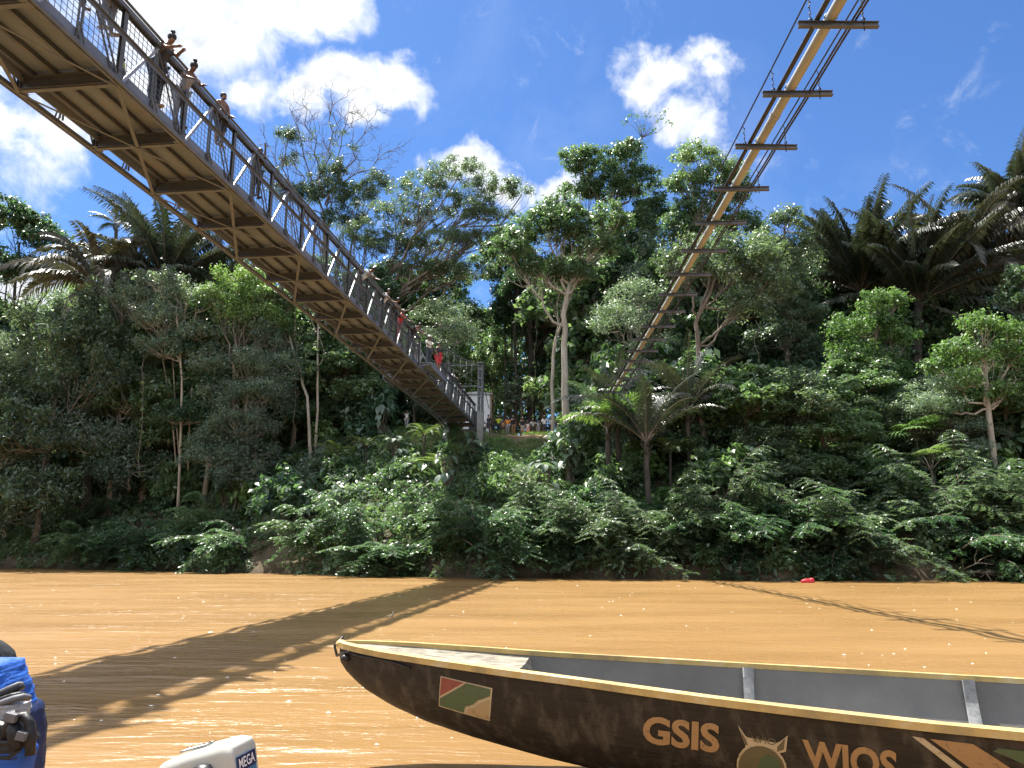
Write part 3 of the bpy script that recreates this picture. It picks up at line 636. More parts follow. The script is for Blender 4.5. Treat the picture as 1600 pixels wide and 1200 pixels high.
ptree('forked_trunk_tree', 'tree with bare forked reddish trunk standing under the far pipeline crossbars', 47, 1102, [(1096, 640), (1092, 560), (1087, 505), (1103, 470), (1120, 430)],
      [(1070, 420, 40, 34), (1140, 420, 52, 40), (1185, 400, 46, 40), (1110, 385, 46, 30), (1200, 450, 46, 40), (1155, 480, 44, 34)], 7, L_OLIVE, BARK, dens=.85, ll=.30, lw=.42, r0=.20, tmean=.45, twigs=.8)
ptree('broadleaf_tree', 'olive-tinted tree crown between the pipeline and the big dark palms', 55, 1235, [(1232, 600), (1230, 450), (1226, 380)],
      [(1226, 345, 26, 22), (1205, 385, 34, 30), (1245, 400, 34, 36), (1215, 440, 48, 40), (1245, 490, 46, 40), (1215, 530, 50, 36), (1260, 560, 40, 34)], 8, L_OLIVE, BARK, dens=.95, ll=.30, lw=.42, r0=.24)
ptree('round_tree', 'pale grey-green round tree in front of the big dark palms', 49, 1365, [(1362, 640), (1365, 560), (1372, 500)],
      [(1375, 480, 38, 26), (1345, 515, 48, 34), (1395, 530, 38, 36), (1330, 560, 40, 34), (1370, 580, 52, 34), (1400, 475, 24, 20)], 9, L_BRIGHT, BARK, dens=1.0, ll=.26, lw=.45, r0=.2)
ptree('light_green_tree', 'light green layered tree with straight pale trunk near the right edge', 44, 1549, [(1546, 660), (1540, 600), (1535, 540)],
      [(1530, 508, 44, 20), (1575, 530, 36, 26), (1495, 545, 36, 18), (1470, 575, 30, 18), (1540, 560, 50, 22), (1590, 570, 30, 30), (1500, 600, 34, 18), (1570, 615, 42, 24), (1490, 640, 26, 18)], 10, L_BRIGHT, BARK_PALE, dens=.85, ll=.28, lw=.45, r0=.20, tmean=.5, twigs=.9)
ptree('broadleaf_tree', 'dark tree crown half cut off by the right edge of the photo', 52, 1612, [(1612, 600), (1610, 520)], [(1600, 470, 34, 34), (1625, 530, 46, 50), (1600, 440, 26, 22), (1620, 640, 50, 50)], 11, L_MID, BARK, dens=1.0, r0=.2)
ptree('light_green_tree', 'bright light green tree crown just under the left edge of the bridge', 57, 365, [(366, 600), (368, 520)],
      [(372, 432, 40, 22), (405, 458, 34, 26), (345, 465, 34, 26), (385, 490, 44, 26), (420, 500, 30, 24)], 12, L_BRIGHT, BARK, dens=1.05, ll=.24, lw=.5, r0=.18, tmean=.62)
ptree('slender_tree', 'slender multi-stemmed tree with thin pale trunks and greyish sparse leaves left of the bridge', 54, 288, [(284, 620), (280, 540), (276, 480)],
      [(240, 440, 42, 22), (205, 470, 38, 28), (290, 465, 34, 28), (250, 500, 44, 32), (310, 520, 34, 28), (325, 570, 34, 40), (330, 470, 28, 24), (255, 545, 40, 30)], 13, L_PALE, BARK_PALE, dens=.75, ll=.25, lw=.42, r0=.11, twigs=1.0,
      extra=lambda tb, lf, rng, B: [tb.tube([np.array(at(a, 735, 59.3)) - B, np.array(at(b, 640, 59.3)) - B, np.array(at((b + c) / 2, 560, 59.3)) - B, np.array(at(c, 475, 59.3)) - B], [.07, .06, .04, .012], 6) for a, b, c in ((276, 268, 240), (294, 297, 312), (282, 274, 266))])
ptree('olive_bush_tree', 'feathery olive small tree below the slender pale-stemmed tree', 51, 180, [(185, 680), (180, 620)], [(150, 590, 50, 36), (205, 600, 48, 36), (165, 640, 50, 30), (240, 640, 40, 30), (225, 560, 44, 32), (130, 545, 40, 32), (190, 525, 44, 28), (265, 600, 34, 34), (120, 640, 40, 36)], 14, L_MID, BARK, dens=.8, ll=.22, lw=.34, r0=.14, tmean=.55)
ptree('white_trunk_tree', 'curved white trunk leaning left beside the thick grey bole under the bridge', 58, 490, [(480, 620), (462, 560), (445, 510), (432, 470)], [(425, 475, 38, 28), (395, 510, 36, 30), (440, 520, 26, 30), (455, 470, 30, 22)], 15, L_MID, BARK_PALE, dens=.9, r0=.13)
ptree('white_trunk_tree', 'straight thin white trunk next to the curved white trunk', 58.6, 494, [(496, 600), (497, 520), (498, 450)], [(470, 430, 34, 26), (505, 420, 30, 24)], 16, L_MID, BARK_PALE, dens=.9, r0=.11)
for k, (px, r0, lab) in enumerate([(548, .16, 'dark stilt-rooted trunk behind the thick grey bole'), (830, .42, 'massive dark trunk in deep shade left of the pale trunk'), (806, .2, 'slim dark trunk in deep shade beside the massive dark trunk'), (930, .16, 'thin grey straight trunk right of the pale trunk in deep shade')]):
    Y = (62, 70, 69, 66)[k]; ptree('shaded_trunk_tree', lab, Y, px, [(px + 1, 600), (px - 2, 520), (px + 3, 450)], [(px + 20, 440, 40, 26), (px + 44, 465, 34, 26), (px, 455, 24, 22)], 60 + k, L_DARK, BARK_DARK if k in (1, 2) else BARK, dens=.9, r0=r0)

# palms
make_palm('palm', 'big arching palm on the left with dark trunk and sunlit drooping fronds', 'large palms on the far bank', gpt(148, 61), at(150, 445, 61), 22, 21, L_PALMDRY, r0=.32, L=7.6, ll=1.4, droop=1.2, lw=.23, npair=59, el=(-.1, 1.4), curl=(.9, 2.0), dead=3)
make_palm('palm', 'upright palm with tall feather fronds just left of the bridge', 'large palms on the far bank', gpt(255, 64), at(258, 440, 64), 29, 22, L_PALM, r0=.28, L=9.2, ll=1.45, droop=1.2, lw=.23, npair=62, el=(.3, 1.5), curl=(.4, 1.3))
make_palm('palm', 'palm with stiff fronds seen through the gap under the bridge deck edge', 'large palms on the far bank', gpt(325, 66), at(330, 455, 66), 18, 23, L_PALM, r0=.26, L=8.2, ll=1.4, droop=1.2, lw=.17, npair=59, el=(.1, 1.45), curl=(.6, 1.6))
make_palm('palm', 'small spiky palm whose tuft tops the left skyline', 'large palms on the far bank', gpt(175, 70), at(182, 350, 70), 11, 24, L_PALM, r0=.16, L=2.6, ll=.6, lw=.11, npair=35, el=(-.2, 1.3), curl=(.4, 1.0))
make_palm('palm', 'big dark palm nearest the pipeline in the right group, fronds standing upright', 'large palms on the far bank', gpt(1340, 61), at(1345, 455, 61), 42, 25, L_PALM, r0=.30, L=9.2, ll=1.5, droop=1.5, lw=.27, npair=67, el=(.35, 1.52), curl=(.4, 1.2), dead=1)
make_palm('palm', 'tallest-standing dark palm in the middle of the right palm group', 'large palms on the far bank', gpt(1432, 59), at(1436, 470, 59), 43, 26, L_PALM, r0=.32, L=9.4, ll=1.5, droop=1.5, lw=.27, npair=67, el=(.2, 1.52), curl=(.4, 1.3), dead=2)
make_palm('palm', 'dark palm with wide arching silvery fronds in the right palm group', 'large palms on the far bank', gpt(1505, 60), at(1510, 420, 60), 40, 27, L_PALMDRY, r0=.30, L=8.8, ll=1.5, droop=1.5, lw=.27, npair=64, el=(-.05, 1.45), curl=(.8, 1.9), dead=2)
make_palm('palm', 'highest palm by the right edge of the photo with long drooping leaflets', 'large palms on the far bank', gpt(1585, 62), at(1590, 345, 62), 38, 28, L_PALM, r0=.28, L=7.4, ll=1.4, droop=1.4, lw=.25, npair=62, el=(.0, 1.45), curl=(.6, 1.7))
make_palm('palm', 'small palm peeking over the pipeline treetops', 'large palms on the far bank', gpt(1035, 70), at(1000, 352, 70), 11, 29, L_PALM, r0=.14, L=2.6, ll=.7, lw=.11, npair=35, el=(-.3, 1.3), curl=(.4, 1.0))
make_palm('palm', 'palm tuft poking up beside the big dark palms', 'large palms on the far bank', gpt(1290, 68), at(1290, 375, 68), 10, 30, L_PALM, r0=.14, L=3.2, ll=.7, lw=.11, npair=37, el=(-.2, 1.3), curl=(.5, 1.2))
# understory palms at the end of the pipeline
for k, (px, py, Y, n, L, lab) in enumerate([(950, 668, 45, 12, 3.6, 'bright green understory palm with arching fronds beside the pale trunk'), (1010, 690, 43, 14, 4.8, 'shaggy understory palm hiding the end of the pipeline'), (1075, 640, 46, 13, 4.6, 'dark understory palm with short black trunk by the forked reddish trunk'), (965, 650, 47, 11, 4.4, 'tall-fronded understory palm between the pale trunk and the pipeline end')]):
    make_palm('understory_palm', lab, 'understory palms by the pipeline end', gpt(px, Y), at(px, py, Y), n, 70 + k, L_BRIGHT if k == 0 else L_PALM, r0=.14, L=L, ll=.75, lw=.11, npair=54, el=(.5, 1.5), curl=(.7, 1.7), tint=.45, droop=.8)
# fan palms / broad straps at the right
def fan_plant(label, px, py, Y, seed, mat, n=12, R_=1.1, tall=1.0):
    rng = np.random.default_rng(seed); base = gpt(px, Y); c = np.array(at(px, py, Y)) - np.array(base)
    root = empty('fan_palm', base, label, 'fan palm', 'fan palms on the far bank'); lf = Leaves(); tb = MB()
    tb.tube([(0, 0, 0), c * .5 + rng.normal(0, .05, 3), c], [.09, .08, .07], 7)
    for k in range(n):
        az = k * 2.4 + rng.normal(0, .2); el = rng.uniform(.3, 1.4); st = rng.uniform(.8, 1.4) * tall
        e = c + st * np.array([math.cos(az) * math.cos(el), math.sin(az) * math.cos(el), math.sin(el)]); tb.tube([c, (c + e) / 2 + (0, 0, .05), e], [.025, .02, .015], 4, cap=False)
        f = np.array([math.cos(az), math.sin(az), math.sin(el) - .5]); f /= np.linalg.norm(f); s = np.array([-math.sin(az), math.cos(az), 0]); M = 15
        th = np.linspace(-1.75, 1.75, M); d = np.cos(th)[:, None] * f + np.sin(th)[:, None] * s; L = R_ * rng.uniform(.8, 1.1) * (1 - .1 * np.abs(th)); P0_ = np.repeat(e[None], M, 0)
        wv = np.cross(d, np.cross(f, s)); wv /= np.linalg.norm(wv, axis=1, keepdims=True); m1 = P0_ + d * (L * .6)[:, None]; tp = P0_ + d * L[:, None]; tp[:, 2] -= .22 * L
        lf.quads(np.stack([P0_, m1 - wv * .065, tp, m1 + wv * .065], 1), np.clip(rng.normal(.5, .15, M), 0, 1))
    tb.build('stem', BARK, root); lf.build('crown', mat, root)
fan_plant('sunlit yellow-green fan palm on the right bank below the round pale tree', 1432, 690, 44, 80, L_BRIGHT, 16, 1.15)
fan_plant('olive fan palm touching the right side of the sunlit fan palm', 1470, 700, 43.6, 81, L_PALMDRY, 14, 1.2)
fan_plant('small fan palm lower on the bank left of the pale trunk at the right', 1455, 735, 42, 82, L_FERN, 12, 1.0)
fan_plant('fan palm in half shade on the left bank above the bare soil scar', 372, 770, 56, 83, L_FERN, 14, 1.0)

# fill trees: prototypes copied along the terrace
def fill_proto(seed, mat, bark, H, lobes, **kw):
    ls = [(x, y, z, a, b, c) for x, y, z, a, b, c in lobes]
    return make_tree('forest_tree', 'proto', 'background forest trees', (0, 0, 0), [(0.2, 0, H * .4), (-.1, 0.1, H * .7)], ls, seed, mat, bark, **kw)
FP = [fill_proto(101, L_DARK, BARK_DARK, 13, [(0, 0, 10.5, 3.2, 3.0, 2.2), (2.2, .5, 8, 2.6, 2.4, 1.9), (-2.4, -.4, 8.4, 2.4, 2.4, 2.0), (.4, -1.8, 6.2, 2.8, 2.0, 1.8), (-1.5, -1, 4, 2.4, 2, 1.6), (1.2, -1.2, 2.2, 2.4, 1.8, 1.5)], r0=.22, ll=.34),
      fill_proto(102, L_MID, BARK, 14, [(0, 0, 11.5, 2.8, 2.6, 2.0), (1.8, 0, 9, 2.8, 2.4, 1.8), (-2, .4, 9.4, 2.5, 2.4, 1.7), (0, -1.4, 7, 3.2, 2.4, 1.7), (1.6, -1, 4.6, 2.4, 2, 1.6), (-1.4, -1.2, 2.6, 2.4, 2, 1.6)], r0=.24, ll=.36, tmean=.5),
      fill_proto(103, L_DARK, BARK_PALE, 16, [(0, 0, 14, 2.4, 2.2, 1.7), (1.2, 0, 12, 2.2, 2, 1.5), (-1.6, 0, 11, 2.4, 2.2, 1.7), (.5, -.8, 8.6, 2.4, 2, 1.6), (-.8, -1.2, 6, 2.2, 2, 1.5), (1.2, -1.4, 3.6, 2.2, 1.8, 1.5)], r0=.16, ll=.30, lw=.36),
      fill_proto(104, L_OLIVE, BARK, 12, [(0, 0, 9.6, 2.8, 2.6, 1.9), (2, 0, 7.6, 2.2, 2, 1.6), (-2, 0, 7, 2.4, 2.2, 1.7), (0, -1.6, 5, 2.6, 2, 1.6), (1, -1.5, 2.6, 2.4, 1.8, 1.5)], r0=.17, ll=.26, lw=.4),
      fill_proto(105, L_MID, BARK, 12, [(0, 0, 10, 2.6, 2.4, 1.8), (1.9, .2, 7.6, 2.4, 2.2, 1.6), (-1.9, 0, 8, 2.4, 2.2, 1.6), (.3, -1.5, 5.4, 2.8, 2, 1.6), (-.8, -1.5, 3, 2.6, 2, 1.5)], r0=.18, ll=.56, lw=.55, nleaf=24, dens=.8, tmean=.5),
      fill_proto(106, L_PALE, BARK_PALE, 13, [(0, 0, 11, 2.4, 2.2, 1.6), (1.7, 0, 9, 2.2, 2, 1.5), (-1.8, 0, 8.6, 2.2, 2.2, 1.6), (.8, -1.2, 6.4, 2.6, 2, 1.5), (-1, -1.5, 4, 2.4, 2, 1.5), (1.2, -1.4, 2.4, 2.2, 1.8, 1.4)], r0=.15, ll=.20, lw=.42, dens=.95)]
rng = np.random.default_rng(5)
SKYX = [-100, 0, 60, 110, 140, 330, 420, 560, 640, 760, 830, 900, 1190, 1260, 1330, 1420, 1600, 1750]
SKYY = [430, 470, 450, 400, 390, 390, 440, 430, 460, 470, 430, 355, 350, 380, 410, 415, 410, 400]
spots = []
for row, (Y, step, off) in enumerate([(60, 78, 0), (66, 74, 40), (74, 70, 20)]):
    for px in np.arange(-80, 1720, step):
        p = px + off + rng.uniform(-22, 22); yy = Y + rng.uniform(-2, 2)
        x = gpt(p, yy).x
        if row == 0 and 590 < p < 935: continue
        if row == 1 and 690 < p < 900: continue
        if row == 2 and 670 < p < 835: continue
        top = np.interp(p, SKYX, SKYY) + rng.uniform(0, 90) + (26 if row == 0 else 0)
        spots.append((p, yy, top))
HP = [12.6, 13.4, 15.6, 11.4, 11.7, 12.5]
for px in list(range(-70, 590, 66)) + list(range(1150, 1700, 60)) + [1010, 1075]:   # smaller trees rooted on the slope itself
    p = px + rng.uniform(-24, 24); x0 = ray(p, 700).x * 50 / ray(p, 700).y; yy = float(bank_line(x0)) + rng.uniform(7, 13)
    if 115 < p < 335 or 425 < p < 570: continue
    if 1270 < p < 1460: spots.append((p, yy, rng.uniform(610, 660)))
    else: spots.append((p, yy, rng.uniform(540, 640)))
spots.sort(key=lambda q: q[0]); cnt = [0] * 6; used = [False] * 6; tot = {}
kinds = [int(rng.choice([1, 3, 5, 4, 5, 3] if q[1] < 58 else [0, 1, 2, 3, 4, 5])) for q in spots]; KN = ['dark full-crowned', 'glossy mid-green', 'narrow tall-stemmed', 'small-leaved olive', 'large-leaved', 'fine-leaved greyish']
LM = [(0, 'by the left edge'), (150, 'among the left palms'), (330, 'left of the bridge'), (520, 'behind the bridge'), (720, 'behind the portal'), (860, 'behind the pale trunk'), (1000, 'behind the pipeline'), (1180, 'right of the pipeline'), (1300, 'under the dark palms'), (1500, 'near the right edge')]
def place_phrase(p):
    ph = LM[0][1]
    for a, b in LM:
        if p >= a - 60: ph = b
    return ph
for (p, Y, top), k in zip(spots, kinds):
    g = gpt(p, Y); H = at(p, top, Y).z - g.z; sc = max(.5, H / HP[k]); rz = rng.uniform(0, 6.28) if sc < .9 else rng.uniform(-.6, .6)
    lab = f'{ORD[cnt[k]]} {KN[k]} forest tree from the left, {place_phrase(p)}'; cnt[k] += 1
    if not used[k]:
        o = FP[k]; used[k] = True; o.location = g; o.rotation_euler = (0, 0, rz); o.scale = (sc ** .5 * 1.12, sc ** .5 * 1.12, sc); o['label'] = lab
    else: copy_thing(FP[k], g, rz, (sc ** .5 * 1.12, sc ** .5 * 1.12, sc), lab)
# bright understory bushes at the back of the clearing, pale in sun
for k, (px, py, rx, ry, Y, mat, lab) in enumerate([(790, 385, 52, 44, 73, L_MID, 'rounded crown filling the gap between the umbrella tree and the pale-trunk tree'), (612, 435, 46, 36, 71, L_OLIVE, 'olive crown under the umbrella tree at the middle of the railing'), (692, 428, 50, 30, 72, L_MID, 'green crown under the right limbs of the umbrella tree'), (815, 610, 34, 20, 69, L_PALE, 'whitish sunlit bush in the clearing behind the crowd'), (640, 470, 60, 44, 72, L_BRIGHT, 'sunny green tree crown behind the middle of the bridge railing'), (715, 490, 54, 44, 71, L_MID, 'glossy green tree crown above the people on the platform'), (700, 560, 46, 34, 70, L_BRIGHT, 'low sunlit crown just left of the portal crossbar'), (800, 470, 46, 50, 72, L_DARK, 'dark crown above the whitish sunlit bush'), (770, 560, 40, 40, 74, L_MID, 'mid green bush directly behind the pale hut'), (845, 500, 40, 50, 71, L_MID, 'loose crown between the dark trunks and the pale trunk'), (600, 600, 40, 50, 68, L_DARK, 'shaded bush behind the lone person on the mound')]):
    ptree('understory_tree', lab, Y, px, [(px, min(py + ry, 660)), (px + 2, py)], [(px, py, rx * .8, ry * .8), (px - rx * .5, py + ry * .5, rx * .5, ry * .5), (px + rx * .5, py + ry * .4, rx * .5, ry * .5), (px, py + ry, rx * .7, ry * .6)], 120 + k, mat, BARK, group='understory trees behind the clearing', dens=.95, r0=.12, tmean=.5)
# far wood closing the view
lf = Leaves(); rr = np.random.default_rng(9)
n = 5200; px = rr.uniform(-330, 1930, n); Yb = rr.uniform(80, 96, n); lim = np.interp(px, SKYX, SKYY) + 25
py = lim + (700 - lim) * rr.random(n) ** .9
cen = np.array([tuple(at(a, b, c)) for a, b, c in zip(px, py, Yb)])
lf.cluster(rr, cen, 1.6, 34, .62, .55, tmean=.5)
tag(lf.build('forest', L_MID, None), 'dense shaded forest closing the view behind the first trees', 'forest', kind='stuff')

# ------------------------------------------------------------------ bank vegetation
lf = Leaves(); rr = np.random.default_rng(11)
n = 15000; x = rr.uniform(-48, 36, n); t = rr.uniform(-.35, 21, n); y = bank_line(x) + t
keep = ~((np.abs(x - 1.8) < 6.4) & (y > 56)) & ~((np.abs(x + 7.4) < 2.8) & (y > 56.5))
scar1 = np.exp(-((x + 14.6) / 2.8) ** 2 - ((t - 1.6) / 2.2) ** 2); scar2 = np.exp(-((x - 18.2) / 2.0) ** 2 - ((t - 1.2) / 1.7) ** 2)
keep &= (scar1 < .45) & (scar2 < .45); x, y, t = x[keep], y[keep], t[keep]
ctr = np.exp(-((x - 1.8) / 6.2) ** 4) * (t > 7)
hh = np.clip(.45 + .75 * vnoise(x * 1.6, y * 1.6, 5) + rr.normal(0, .25, len(x)), .05, 2.0) * np.where(t > 15, .5, 1) * (1 - .9 * ctr)
cen = np.stack([x, y - .2, ground_z(x, y) + hh], 1)
big = rr.random(len(x)) < .3
lf.cluster(rr, cen[~big], .42, 16, .24, .45, tmean=.52, droop=.5); lf.cluster(rr, cen[big], .5, 9, .42, .5, tmean=.6, droop=.6)
tag(lf.build('undergrowth', L_MID, None), 'tangled undergrowth carpeting the far river bank', 'undergrowth', kind='stuff')

lf = Leaves(); n = 5200; x = rr.uniform(-12, 9, n); y = rr.uniform(53.5, 61.0, n); k = (np.abs(x - 1.8) < 7) | (np.abs(x + 7.4) < 3.6); x, y = x[k], y[k]
den = vnoise(x * 2.2, y * 2.2, 8) + rr.normal(0, .3, len(x)) > -.05; x, y = x[den], y[den]; q = 9
b = np.repeat(np.stack([x, y, ground_z(x, y)], 1), q, 0); M = len(b); b[:, :2] += rr.normal(0, .12, (M, 2)); d = rr.normal(0, .45, (M, 3)); d[:, 2] = 1; L = rr.uniform(.12, .42, M)
lf.leaves(b + d * L[:, None] * .5, rr.normal(0, 1, (M, 3)), d, L, .035, np.clip(rr.normal(.55, .2, M), 0, 1))
tag(lf.build('grass', L_BRIGHT, None), 'short sunlit grass on the lip of the clearing and the mound', 'grass', kind='stuff')

def shrub_proto(seed, mat, R_, n, nl, ll, lw, cat, name, tmean=.45, droop=.4):
    rg = np.random.default_rng(seed); root = empty(name, (0, 0, 0), 'proto', cat, None); tb = MB(); lf = Leaves()
    cl = lobe_clusters(rg, (0, 0, R_ * .9, R_, R_ * .85, R_ * .8), 1.0, .42)
    cl = np.concatenate([cl, lobe_clusters(rg, (R_ * .7, -.2, R_ * .5, R_ * .6, R_ * .6, R_ * .5), .9, .42), lobe_clusters(rg, (-R_ * .7, -.1, R_ * .6, R_ * .55, R_ * .6, R_ * .55), .9, .42)])
    lf.cluster(rg, cl, .42, nl, ll, lw, tmean=tmean, droop=droop)
    for k in range(7):
        q = cl[rg.integers(0, len(cl))]; tb.tube(curve3((rg.normal(0, .1), rg.normal(0, .1), -.3), q, .1, 6, rg, .05), np.linspace(.05, .012, 6), 5)
    tb.build('stem', BARK, root); lf.build('foliage', mat, root); return root
def spray_proto(seed, mat, nst=22, L=3.2, name='overhanging_bush', ll=.2):
    """long thin branches arching out over the water with flat sprays of small leaves"""
    rg = np.random.default_rng(seed); root = empty(name, (0, 0, 0), 'proto', 'bush', None); tb = MB(); lf = Leaves()
    for k in range(nst):
        az = rg.normal(-math.pi / 2, .85); el = rg.uniform(.15, 1.15); l = L * rg.uniform(.55, 1.1); z0 = rg.uniform(0, 1.6); m = 12
        t = np.linspace(0, 1, m); ang = el - rg.uniform(.8, 1.6) * t; st = l / (m - 1)
        rx = np.concatenate([[0], np.cumsum(np.cos(ang[:-1]) * st)]); rz = np.concatenate([[0], np.cumsum(np.sin(ang[:-1]) * st)])
        h_ = np.array([math.cos(az), math.sin(az), 0]); s_ = np.array([-h_[1], h_[0], 0]); o = np.array([rg.normal(0, .7), rg.normal(.3, .4), z0])
        pts = o + rx[:, None] * h_ + rz[:, None] * np.array([0, 0, 1]) + s_ * (t ** 2 * rg.normal(0, .4))[:, None]
        tb.tube(pts, np.linspace(.03, .006, m), 4, cap=False)
        tm = np.clip(rg.normal(.42, .16), 0, 1)
        for q in range(2, m):
            for sg in (-1, 1):
                d = h_ * .7 + s_ * sg * .8 + rg.normal(0, .2, 3) - np.array([0, 0, .25]); d /= np.linalg.norm(d); tl = (.55 + .25 * rg.random()) * (1.1 - .6 * abs(q / m - .5)); mm = 9
                u = np.linspace(.1, 1, mm)[:, None]; c = pts[q] + d * tl * u; c[:, 2] -= .15 * tl * u[:, 0] ** 2; c = np.repeat(c, 2, 0)
                sd = np.cross(d, (0, 0, 1)); alt = np.tile([1, -1], mm)[:, None]; dd = d * .6 + sd * alt * .8 + rg.normal(0, .15, (2 * mm, 3)); c = c + dd * .07
                nn = np.array([0, 0, 1]) + rg.normal(0, .35, (2 * mm, 3)); lf.leaves(c, nn, dd, ll * rg.uniform(.7, 1.2, 2 * mm), ll * .36, np.clip(tm + rg.normal(0, .1, 2 * mm), 0, 1))
    tb.build('stem', BARK, root); lf.build('foliage', mat, root); return root
def fern_proto(seed, H):
    rg = np.random.default_rng(seed); root = empty('tree_fern', (0, 0, 0), 'proto', 'tree fern', None); tb = MB(); lf = Leaves()
    tb.tube([(0, 0, -.3), (.05, 0, H * .5), (0, .05, H)], [.11, .09, .08], 7)
    for k in range(13): frond(lf, tb, rg, (0, 0.05, H), k * 2.4 + rg.normal(0, .2), rg.uniform(.35, 1.0), rg.uniform(1.5, 2.0), rg.uniform(.9, 1.6), .34, .075, 26, np.clip(rg.normal(.5, .15), 0, 1), .25, rr=.016)
    tb.build('trunk', BARK_DARK, root); lf.build('fronds', L_FERN, root); return root
def bigleaf_proto(seed, mat, H, ll, nl):
    """upright stems each carrying a broad hanging leaf"""
    rg = np.random.default_rng(seed); root = empty('large_leaved_plant', (0, 0, 0), 'proto', 'plant', None); tb = MB(); lf = Leaves()
    for k in range(nl):
        az = rg.uniform(0, 6.28); st = H * rg.uniform(.5, 1.1); out = rg.uniform(.2, .9); e = np.array([math.cos(az) * out, math.sin(az) * out, st])
        tb.tube(curve3((rg.normal(0, .08), rg.normal(0, .08), -.2), e, .15, 6), np.linspace(.03, .014, 6), 4, cap=False)
        f = np.array([math.cos(az), math.sin(az), -rg.uniform(.3, 1.1)]); f /= np.linalg.norm(f); s = np.array([-math.sin(az), math.cos(az), 0]); nn = np.cross(f, s); nn = -nn if nn[2] < 0 else nn
        l = ll * rg.uniform(.7, 1.2); prof = np.array([.02, .75, 1, .85, .45, .02]); u = np.linspace(-.1, 1, 6); tt = np.clip(rg.normal(.5, .18), 0, 1)
        mid = e + f * (u * l)[:, None] - nn * (.25 * l * u ** 2)[:, None]; Lf = mid - s * (prof * l * .36)[:, None] + nn * (prof * l * .08)[:, None]; Rt = mid + s * (prof * l * .36)[:, None] + nn * (prof * l * .08)[:, None]
        lf.quads(np.stack([mid[:-1], mid[1:], Lf[1:], Lf[:-1]], 1), tt); lf.quads(np.stack([mid[:-1], Rt[:-1], Rt[1:], mid[1:]], 1), tt)
    tb.build('stem', BARK, root); lf.build('foliage', mat, root); return root
def scatter(protos, spots, kind_words, group, seed, face=False):
    rg = np.random.default_rng(seed); spots = sorted(spots, key=lambda q: q[0]); done = [False] * len(protos); cn = {}
    for q in spots:
        px, tt, sc = q[:3]; k = q[3] if len(q) > 3 else int(rg.integers(0, len(protos)))
        x = 0.0; y = 42.0
        for _ in range(6): x = ray(px, 780).x * y / ray(px, 780).y; y = float(bank_line(x)) + tt
        z = float(ground_z(x, y)); w = kind_words[k]; c = cn.get(w, 0); cn[w] = c + 1
        lab = f'{ORD[c]} {w} from the left, {place_phrase(px)}'; rz = rg.normal(0, .5) if face else rg.uniform(0, 6.28)
        if done[k]: sc = (sc * rg.uniform(.8, 1.25), sc * rg.uniform(.8, 1.2), sc * rg.uniform(.7, 1.25))
        if not done[k]:
            o = protos[k]; done[k] = True; o.location = (x, y, z); o.rotation_euler = (0, 0, rz); o.scale = (sc,) * 3; o['label'] = lab; o['group'] = group
        else: copy_thing(protos[k], (x, y, z), rz, sc, lab, group)
rg = np.random.default_rng(31)
SP = [spray_proto(201, L_DARK), spray_proto(202, L_DARK, 26, 2.8), spray_proto(203, L_OLIVE, 20, 3.6), spray_proto(204, L_MID, 22, 3.0)]
sp = []
for px in np.arange(-40, 1660, 58):
    if 372 < px < 475 or 1395 < px < 1475: continue
    if rg.random() < .14: continue
    sp.append((px + rg.uniform(-22, 22), rg.uniform(.1, 2.6), rg.uniform(.7, 1.2), int(rg.choice([0, 1, 3, 1, 3, 2]))))
for px in (1490, 1530, 1570, 1605, 1460): sp.append((px, rg.uniform(2.5, 4.5), 1.15, 2))
for px in (150, 330, 690, 860, 1000, 1150, 1250, 1330): sp.append((px, rg.uniform(3, 5), 1.0, int(rg.choice([1, 3, 2]))))
scatter(SP, sp, ['dark overhanging bush', 'drooping dark bush', 'feathery olive overhanging bush', 'green arching bush'], 'bushes along the waterline', 41, True)
SH = [shrub_proto(211, L_DARK, 1.3, 9, 20, .34, .5, 'shrub', 'leafy_shrub'), shrub_proto(212, L_MID, 1.5, 9, 20, .36, .5, 'shrub', 'leafy_shrub', .5), shrub_proto(213, L_PALE, 1.1, 9, 24, .26, .45, 'shrub', 'leafy_shrub', .5), shrub_proto(214, L_BRIGHT, 1.2, 9, 20, .34, .5, 'shrub', 'leafy_shrub', .5)]
sh = []
for t0, step in ((5.5, 75), (9, 88), (12.5, 95), (15.5, 110)):
    for px in np.arange(-60, 1680, step):
        p = px + rg.uniform(-30, 30)
        if 590 < p < 900 and t0 > 8: continue
        sh.append((p, t0 + rg.uniform(-1.6, 1.6), rg.uniform(.8, 1.5) if not 600 < p < 900 else rg.uniform(.6, .9), int(rg.choice([0, 1, 1, 1, 2, 2, 3, 3]))))
for px in range(745, 900, 17): sh.append((px + rg.uniform(-6, 6), rg.uniform(8.5, 12.5), rg.uniform(.45, .65), int(rg.choice([1, 2, 3, 1]))))
for px in range(690, 760, 14): sh.append((px, rg.uniform(12, 14.5), rg.uniform(.6, .8), 0))
for px in range(425, 575, 22): sh.append((px, rg.uniform(9, 13), rg.uniform(.9, 1.3), int(rg.choice([0, 1, 2]))))
for px in range(120, 335, 24): sh.append((px, rg.uniform(7, 11), rg.uniform(1.0, 1.5), int(rg.choice([1, 2, 3, 0]))))
scatter(SH, sh, ['dark leafy shrub', 'glossy green shrub', 'pale small-leaved shrub', 'light green shrub'], 'shrubs on the bank slope', 42)
TF = [fern_proto(221, 1.6), fern_proto(222, 2.6)]
